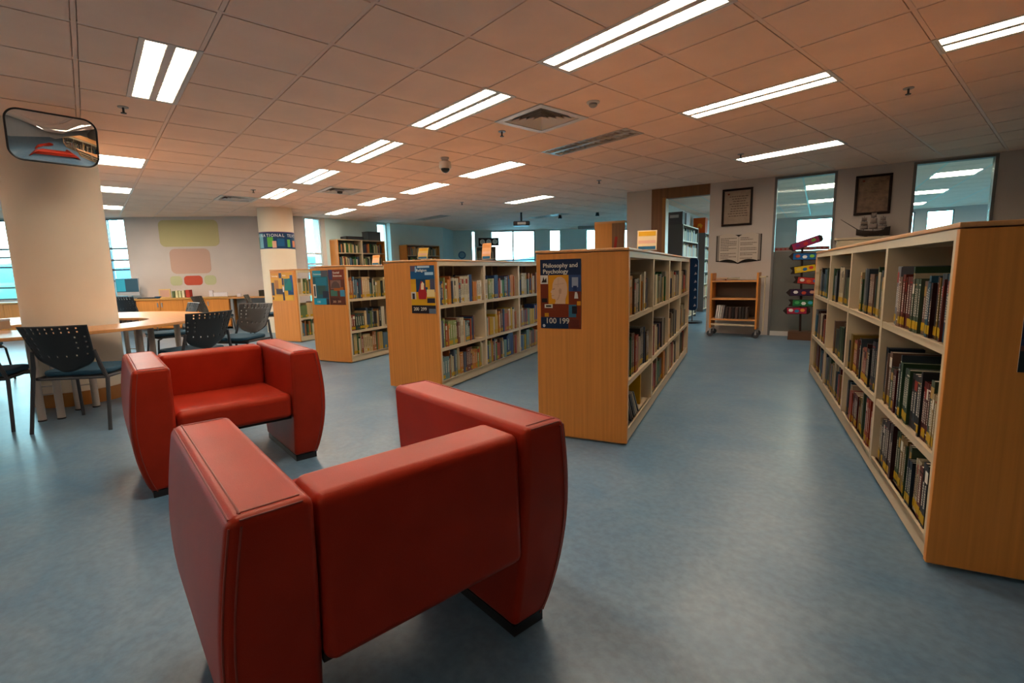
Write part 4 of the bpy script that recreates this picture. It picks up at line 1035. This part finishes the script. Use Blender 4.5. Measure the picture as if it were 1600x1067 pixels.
# board standing below far window, right
t = thing('notice_rail', put(T_W3, 3.55, -.9, 0), A3, 'dark low shelf edge seen over the philosophy bookcase, before the far wall', 'shelf')
b = MB(); b.box(0, 1.0, 0, .3, 1.50, 1.58); b.build('top_board', flat('#2e2a20'), t)
for x in (0, .97): b = MB(); b.box(x, x+.03, 0, .3, 0, 1.5); b.build('upright', M_CREAM, t)
# tall wooden cabinet left of the pillar
t = thing('tall_cabinet', (-6.62, 8.02, 0), RWA+R(8), 'tall wooden bookcase standing left of the white pillar', 'bookcase')
b = MB(); b.box(0, .36, 0, .02, 0, 2.08); b.build('end_panel', M_WOOD, t); b = MB(); b.box(.36, .62, 0, .02, 0, 2.08); b.build('side_panel', M_DOORW, t); b = MB(); b.box(0, .62, 0, .5, 2.081, 2.12); b.build('top_board', M_WOODX, t)
b = MB(); b.box(0, .02, .021, .5, 0, 2.08); b.build('side_panel', M_WOOD, t)
t = thing('red_folder', (-6.18, 8.05, 1.3), RWA+R(8), 'slanted red folder against the tall wooden bookcase', 'folder'); b = MB(); b.T = Matrix.Rotation(R(6), 4, 'Y'); b.box(0, .05, -.03, 0, 0, .5); b.build('cover', flat('#9c2a1c'), t)
# books of the far shelves
# ------------------------------------------------------------------ partition wall: frames, wall book, ship, low cabinet
def rwp(s, d, z): p = pw(s, d); return (p[0], p[1], z)
def framed(s0, s1, z0, z1, label, light, dark, style):
    t = thing('certificate', rwp(s0, -.001, z0), RWA, label, 'certificate', 'framed certificates on the white wall'); w, h = s1-s0, z1-z0; f = .035
    b = MB()
    for (x0, x1, y0, y1) in ((0, w, 0, f), (0, w, h-f, h), (0, f, f, h-f), (w-f, w, f, h-f)): b.box(x0, x1, -.03, 0, y0, y1)
    b.build('frame', flat('#1e0f0a', .35), t, bevel=.004, seg=1)
    b = MB(); b.box(f, w-f, -.012, -.002, f, h-f); b.build('parchment', mat('parchment_'+style, light, .5, noise=((14, 14, 14), .35 if style == 'b' else .1, 3)), t)
    b = MB(); rd = random.Random(4 if style == 'a' else 8)
    b.box(f+.05, f+.08, -.014, -.012, h*.84, h*.88, 1)
    for k in range(9):
        z = h*(.78-.065*k); a = rd.uniform(.12, .3)*w; x = f+a
        while x < w-f-a*.6: q = rd.uniform(.02, .05); b.box(x, min(x+q, w-f-.02), -.0135, -.012, z, z+.009); x += q+.01
    b.build('writing', [flat(dark), flat('#7a3420')], t)
framed(.20, .67, 1.83, 2.44, 'dark framed certificate on the white wall, above the open-book panel', (.34, .25, .18), '#4a3426', 'a')
framed(2.05, 2.49, 1.87, 2.44, 'ornate brown framed certificate between the two glass panels, above the ship', (.22, .13, .08), '#8a7358', 'b')
def wall_book():
    t = thing('open_book_panel', rwp(.13, -.001, 1.21), RWA, 'large white open-book wall panel with lines of text, above the trolley', 'wall panel'); w, h = .70, .50
    b = MB(); b.prism([(0, .03), (w/2-.05, .0), (w/2, -.015), (w/2+.05, 0), (w, .03), (w, h-.03), (0, h-.03)], -.008, 0, 'y'); b.build('cover', flat('#18110e'), t)
    def page(x0, x1, off, c, y, nm):
        n = 14; top = []; bot = []
        for i in range(n+1):
            u = i/n; x = x0+(x1-x0)*u; q = u if x0 < w/2-.01 and x1 <= w/2+.01 else 1-u
            cur = .035*math.sin(math.pi*q*.9+.2)-.03*q**4
            top.append((x, h-.04+cur+off)); bot.append((x, .035+cur-off))
        b = MB(); b.prism(bot+top[::-1], y, y+.004, 'y'); b.build(nm, flat(c), t)
    page(.015, w/2, .0, '#8a8078', -.012, 'page_block'); page(w/2, w-.015, .0, '#8a8078', -.012, 'page_block')
    page(.05, w/2-.003, .004, '#c4b5a6', -.016, 'page'); page(w/2+.003, w-.05, .004, '#c4b5a6', -.016, 'page')
    rd = random.Random(6)
    for (x0, x1) in ((.07, w/2-.03), (w/2+.03, w-.07)):
        b = MB()
        for k in range(13):
            z = h-.09-.028*k
            if k in (2, 5, 8, 11) and rd.random() < .7: continue
            e = x1-rd.choice((0, 0, .06, .12)); x = x0
            while x < e: q = rd.uniform(.012, .03); b.box(x, min(x+q, e), -.0175, -.016, z, z+.010); x += q+.006
        b.build('writing', flat('#4a403a'), t)
wall_book()
# low cream cabinet behind the right-hand bookcase, with the ship
t = thing('low_cabinet', rwp(1.86, -.42, 0), RWA, 'cream low cabinet behind the right-hand bookcase, under the ship', 'cabinet')
b = MB(); b.box(0, 3.2, .01, .40, 0, 1.50); b.build('body', M_CREAM, t); b = MB(); b.box(-.03, 3.23, -.01, .41, 1.501, 1.53); b.build('top_board', M_CREAM, t)
b = MB(); b.box(-.01, 3.2, -.005, .009, 1.40, 1.44); b.build('moulding', M_CREAM, t)
def ship():
    t = thing('model_ship', rwp(1.99, -.22, 1.531), RWA, 'dark model sailing ship standing on the cream cabinet', 'model ship')
    M = mat('ship_hull', (.022, .013, .01), .5, noise=False); n = 14; vs = []; fs = []
    for i in range(n+1):
        u = i/n; x = .1+.40*u; w = .045*math.sin(math.pi*min(1, max(.0, .12+u*.78)))**.6; top = .085+.03*abs(u-.55)**1.5*3+(.03 if u > .8 else 0); kz = .012+.05*max(0, .25-u)**1.0*2
        for (yy, zz) in ((-w, top), (-w*.85, (top+kz)/2), (0, kz), (w*.85, (top+kz)/2), (w, top)): vs.append((x, yy, zz))
    for i in range(n):
        for j in range(4): q = i*5+j; fs.append((q, q+5, q+6, q+1))
        fs.append((i*5, i*5+4, i*5+9, i*5+5))
    fs += [(0, 1, 2, 3, 4), (n*5, n*5+4, n*5+3, n*5+2, n*5+1)]
    b = MB(); b.add(vs, fs); b.build('hull', M, t, smooth=True, angle=50)
    b = MB(); b.tube([(.14, 0, .10), (-.10, 0, .28)], [.006, .003], 6); b.build('bowsprit', M, t)
    S = flat('#85766e')
    for x, hh in ((.19, .30), (.30, .36), (.41, .29)):
        b = MB(); b.tube([(x, 0, .07), (x, 0, hh)], .004, 6); b.build('mast', M, t)
        b = MB(); z = .115
        for k in range(3):
            s = .05-.009*k; dz = (hh-.12)/3-.008
            vs = []; 
            for iu in range(5):
                for iv in range(4):
                    u = -1+iu*.5; v = iv/3; vs.append((x+u*s, -.006-.018*(1-u*u)*math.sin(math.pi*v), z+dz*v))
            b.add(vs, [(q*4+r, q*4+4+r, q*4+5+r, q*4+1+r) for q in range(4) for r in range(3)]); z += dz+.008
        o = b.build('sail', S, t, smooth=True, fix=False); sd = o.modifiers.new('t', 'SOLIDIFY'); sd.thickness = .002
    b = MB(); b.box(.2, .24, -.04, .04, 0, .02); b.box(.38, .42, -.04, .04, 0, .03); b.build('cradle', M, t)
ship()
# border strip of red hearts across the left glass panel
t = thing('border_strip', rwp(1.02, .03, 1.385), RWA, 'red and white heart border strip stuck across the left glass panel', 'border strip')
b = MB(); b.box(0, .76, 0, .004, 0, .055); b.build('tape', flat('#8c6a62'), t)
b = MB()
b.box(.015, .74, -.0015, 0, .022, .026)
for k in range(12): b.prism([(.015+.063*k, .03), (.03+.063*k, .008), (.045+.063*k, .03), (.04+.063*k, .045), (.03+.063*k, .036), (.02+.063*k, .045)], -.002, 0, 'y')
b.build('hearts', flat('#8c2420'), t)
# signpost
def signpost():
    t = thing('signpost', rwp(1.42, -.35, 0), RWA, 'signpost of seven painted arrow boards on a wooden block, before the glass panel', 'signpost')
    b = MB(); b.box(-.12, .19, -.12, .12, 0, .13); b.build('base', mat('base_block_wood', (.10, .04, .015), .5, noise=((2, 20, 20), .2, 3)), t, bevel=.004)
    b = MB(); b.tube([(.04, 0, .13), (.0, 0, 1.50)], .016, 8); b.build('pole', flat('#2a1a12'), t)
    BD = [(-.18, 1.40, .26, 1.555, '#8c1f4c', 'magenta arrow board', ['#6a2a6a', '#c0302c', '#6a8c3a']), (-.17, 1.285, .25, 1.275, '#145a94', 'blue arrow board', ['#c04a2c', '#e0e0dc', '#7ab43c']),
          (-.14, 1.065, .24, 1.12, '#c8a61c', 'yellow arrow board', ['#c8b060', '#1a5a8c', '#c03a28']), (-.09, .93, .31, .89, '#a8302a', 'red arrow board', ['#e0d8d0', '#c8622c', '#2a6ab0']),
          (-.18, .73, .29, .735, '#2c1838', 'purple arrow board', ['#e0dcd8', '#b8402c', '#c08a70']), (-.14, .57, .26, .57, '#1c6a3c', 'green arrow board', ['#4aa05c', '#e4e0d8', '#3a9ab0']), (-.21, .445, .16, .455, '#9c1c38', 'pink arrow board', ['#e0d8d0', '#2c7aa0', '#e09040'])]
    for i, (x0, z0, x1, z1, c, lb, sp) in enumerate(BD):
        L_ = math.hypot(x1-x0, z1-z0); a = math.atan2(z1-z0, x1-x0); h = .055
        b = MB(); b.T = Matrix.Translation((x0, -.022, z0)) @ Matrix.Rotation(-a, 4, 'Y')
        left = i in (0, 1, 4, 6)
        pts = [(-.0, 0), (.05, h), (L_-.03, h), (L_, .03), (L_, -.03), (L_-.03, -h), (.05, -h)] if left else [(.0, h*.9), (.03, h), (L_-.05, h), (L_+.0, 0), (L_-.05, -h), (.03, -h), (0, -h*.9), (.03, 0)]
        b.prism(pts, -.012, .006, 'y'); o = b.build('arrow_board', flat('#24140f'), t); o['label'] = lb
        b = MB(); b.T = Matrix.Translation((x0, -.022, z0)) @ Matrix.Rotation(-a, 4, 'Y')
        b.prism([(.06, h*.84), (L_-.05, h*.84), (L_-.05, -h*.84), (.06, -h*.84)], -.0145, -.012, 'y')
        for k, cc in enumerate(sp):
            cx = .06+(L_-.11)*(.2+.3*k); b.prism([(cx+.034*math.cos(R(60*q)), .006*((-1)**k)+.026*math.sin(R(60*q))) for q in range(6)], -.017, -.0145, 'y', k+1)
        b.build('painting', [flat(c)]+[flat(q) for q in sp], o)
signpost()
# trolley
def trolley():
    t = thing('book_trolley', rwp(.14, -.50, 0), RWA, 'wooden three-shelf book trolley on castors against the white wall', 'trolley'); w, d = .72, .38
    for x in (0, w-.03): b = MB(); b.box(x, x+.03, 0, d, .14, 1.05); b.build('side_panel', M_WOOD, t, bevel=.006)
    for z in (.30, .64, .93): b = MB(); b.box(.031, w-.031, .01, d-.01, z-.025, z); b.build('shelf', M_WOODX, t)
    b = MB(); b.box(.031, w-.031, .0, .02, .19, .22); b.build('rail', M_CREAM, t)
    b = MB(); b.box(.031, w-.031, d-.02, d-.005, .31, .9); b.build('back_panel', mat('trolley_back', (.10, .07, .05), .6, noise=False), t)
    b = MB(); b.tube([(w+.005, .02, .98), (w+.09, .02, .98), (w+.09, d-.02, .98), (w+.005, d-.02, .98)], .012, 8); b.tube([(w+.09, .02, .98), (w+.09, .02, .12)], .010, 8); b.build('handle', M_CREAM, t, smooth=True)
    for x in (.015, w-.015):
        for y in (.03, d-.03):
            b = MB(); b.T = Matrix.Translation((x, y, .05)) @ Matrix.Rotation(R(90), 4, 'X'); b.cyl(0, 0, -.013, .013, .05, 20); c = b.build('castor', M_DKMET, t, smooth=True)
            b = MB(); b.box(x-.012, x+.012, y-.018, y-.014, .05, .14); b.box(x-.012, x+.012, y+.014, y+.018, .05, .14); b.box(x-.012, x+.012, y-.018, y+.018, .125, .14); b.build('fork', M_GREYM, c)
    return t
trolley()
def tb(s, d, z, th, h, dp, c, label, rot=0, tilt=0, group='books on the trolley'):
    o = thing('book', rwp(s, d, z), RWA+rot, label, 'book', group)
    T = Matrix.Rotation(tilt, 4, 'Y'); b = MB(T); b.box(-th/2, th/2, 0, .003, 0, h); b.box(-th/2, -th/2+.002, .003, dp, 0, h); b.box(th/2-.002, th/2, .003, dp, 0, h); b.build('cover', flat('#'+c), o)
    b = MB(T); b.box(-th/2+.002, th/2-.002, .003, dp-.003, .003, h-.003); b.build('pages', M_PAPER, o)
for k in range(4): tb(.24+.032*k, -.46, .301, .022, .22, .16, ('c9c4c0', 'd4d0cc', 'bcb4ac', '8c8484')[k], ('white magazine, leftmost on the trolley bottom shelf', 'white magazine, second on the trolley bottom shelf', 'pale magazine, third on the trolley bottom shelf', 'grey magazine, fourth on the trolley bottom shelf')[k], tilt=R(6))
for k in range(7): tb(.40+.05*k, -.46, .301, .035, .19, .16, ('3a2c28', '4a3630', '2c2626', '54403a', '3a302c', '2a2422', '463a34')[k], 'dark book on the trolley bottom shelf, %s right of the white magazines' % ORD[k])
for k, (s, a, c, lb) in enumerate(((.27, .2, 'a8382c', 'red book lying at the left of the trolley top'), (.33, -.3, 'c98a3a', 'orange book lying on the trolley top'), (.40, .5, '8a2c24', 'dark red book lying on top of the trolley, right of the others'), (.47, .1, '5a6a3a', 'green book lying at the right of the trolley top pile'))):
    o = thing('book', rwp(s, -.30, .931+.02*(k % 2)), RWA+a, lb, 'book', 'books lying on the trolley top')
    b = MB(); b.box(-.09, .09, -.12, .12, 0, .018); b.build('cover', flat('#'+c), o); b = MB(); b.box(-.085, .092, -.122, .122, .003, .015); b.build('pages', M_PAPER, o)
# room behind the doorway
M_GREYSH = mat('grey_steel_shelving', (.11, .095, .09), .5, .1, noise=False)
def steel(s, d, w, l, h, label, seed):
    t = thing('steel_shelving', rwp(s, d, 0), RWA, label, 'shelving', 'grey steel shelving behind the doorway')
    b = MB(); b.box(0, w, 0, .02, 0, h); b.build('end_panel', M_GREYSH, t); b = MB(); b.box(0, w, l-.02, l, 0, h); b.build('end_panel', M_GREYSH, t)
    b = MB(); b.box(w*.48, w*.5, .02, l-.02, 0, h-.02); b.build('back_panel', M_GREYSH, t)
    z = .08
    while z < h: b = MB(); b.box(0.002, w-.002, .021, l-.021, z-.02, z); b.build('shelf', M_CREAM, t); z += (h-.08-.001)/6
    FB.T = T_RW; rdf_ = random.Random(seed); dz = (h-.08-.001)/6
    for k in range(6):
        y = d+.03
        while y < d+l-.06: th = rdf_.uniform(.015, .04); FB.box(s+w-.2, s+w-.02, y, y+th, .081+dz*k, .081+dz*k+rdf_.uniform(.18, .27), rdf_.randrange(len(fbc))); y += th+.002
steel(-1.18, 1.5, .40, 1.5, 2.05, 'nearer dark grey steel shelving seen through the doorway', 1)
steel(-1.29, 4.3, .42, 2.6, 2.03, 'farther grey steel shelving seen through the doorway, under the orange box', 2)
for k, (y, w, lb) in enumerate(((1.55, .2, 'grey file box on the nearer steel shelving, left one'), (1.90, .3, 'pale grey file box on the nearer steel shelving, right one'))):
    t = thing('file_box', rwp(-1.15, y, 2.051), RWA, lb, 'box', 'file boxes on the steel shelving'); b = MB(); b.box(0, .34, 0, w, 0, .26); b.build('body', flat(('#5a5254', '#9a9094')[k]), t); b = MB(); b.box(.08, .26, -.003, 0, .14, .2); b.build('label_plate', flat('#b8aca8'), t)
t = thing('orange_box', rwp(-1.22, 4.5, 2.031), RWA, 'bright orange box on top of the farther steel shelving', 'box'); b = MB(); b.box(0, .3, 0, .3, 0, .40); b.build('body', flat('#c8500f'), t); b = MB(); b.prism([(.1, .1), (.15, .2), (.2, .12), (.24, .2), (.18, .26), (.12, .24)], -.003, 0, 'y'); b.build('picture', flat('#d8901c'), t)
t = thing('display_spinner', rwp(-.56, 1.55, 0), RWA, 'dark blue rotating display panel with small white cards, in the doorway', 'display stand')
b = MB(); b.cyl(0, 0, 0, .03, .2, 28); b.build('base', flat('#1c1214'), t); b = MB(); b.cyl(0, 0, .03, .3, .015, 8); b.build('pole', M_DKMET, t)
def rrp(w, z0, z1, r, n=6):
    pts = []
    for (cx, cz, a) in ((w-r, z1-r, 0), (-w+r, z1-r, 90), (-w+r, z0+r, 180), (w-r, z0+r, 270)):
        for k in range(n+1): q = R(a+90*k/n); pts.append((cx+r*math.cos(q), cz+r*math.sin(q)))
    return pts
b = MB(); b.prism(rrp(.095, .26, 1.34, .07), -.02, .02, 'y'); b.build('panel', flat('#0f2c4c'), t, bevel=.004)
for k in range(6): b = MB(); z = .34+.165*k; b.prism([(.02, z), (.075, z+.015), (.045, z+.06)], -.024, -.0205, 'y'); b.build('card', flat('#b8a4a8'), t)
o = FB.build('shelved_books', [flat('#'+c, .5) for c in fbc])
tag(o, 'small far books on the wall shelf units and the steel shelving behind the doorway', 'books', kind='stuff')
t = thing('picture_board', rwp(3.95, -.2, 1.66), RWA, 'dark tray edge above the right-hand bookcase at the right edge', 'tray'); b = MB(); b.box(0, .5, 0, .02, 0, .02); b.build('edge', M_BLACK, t)
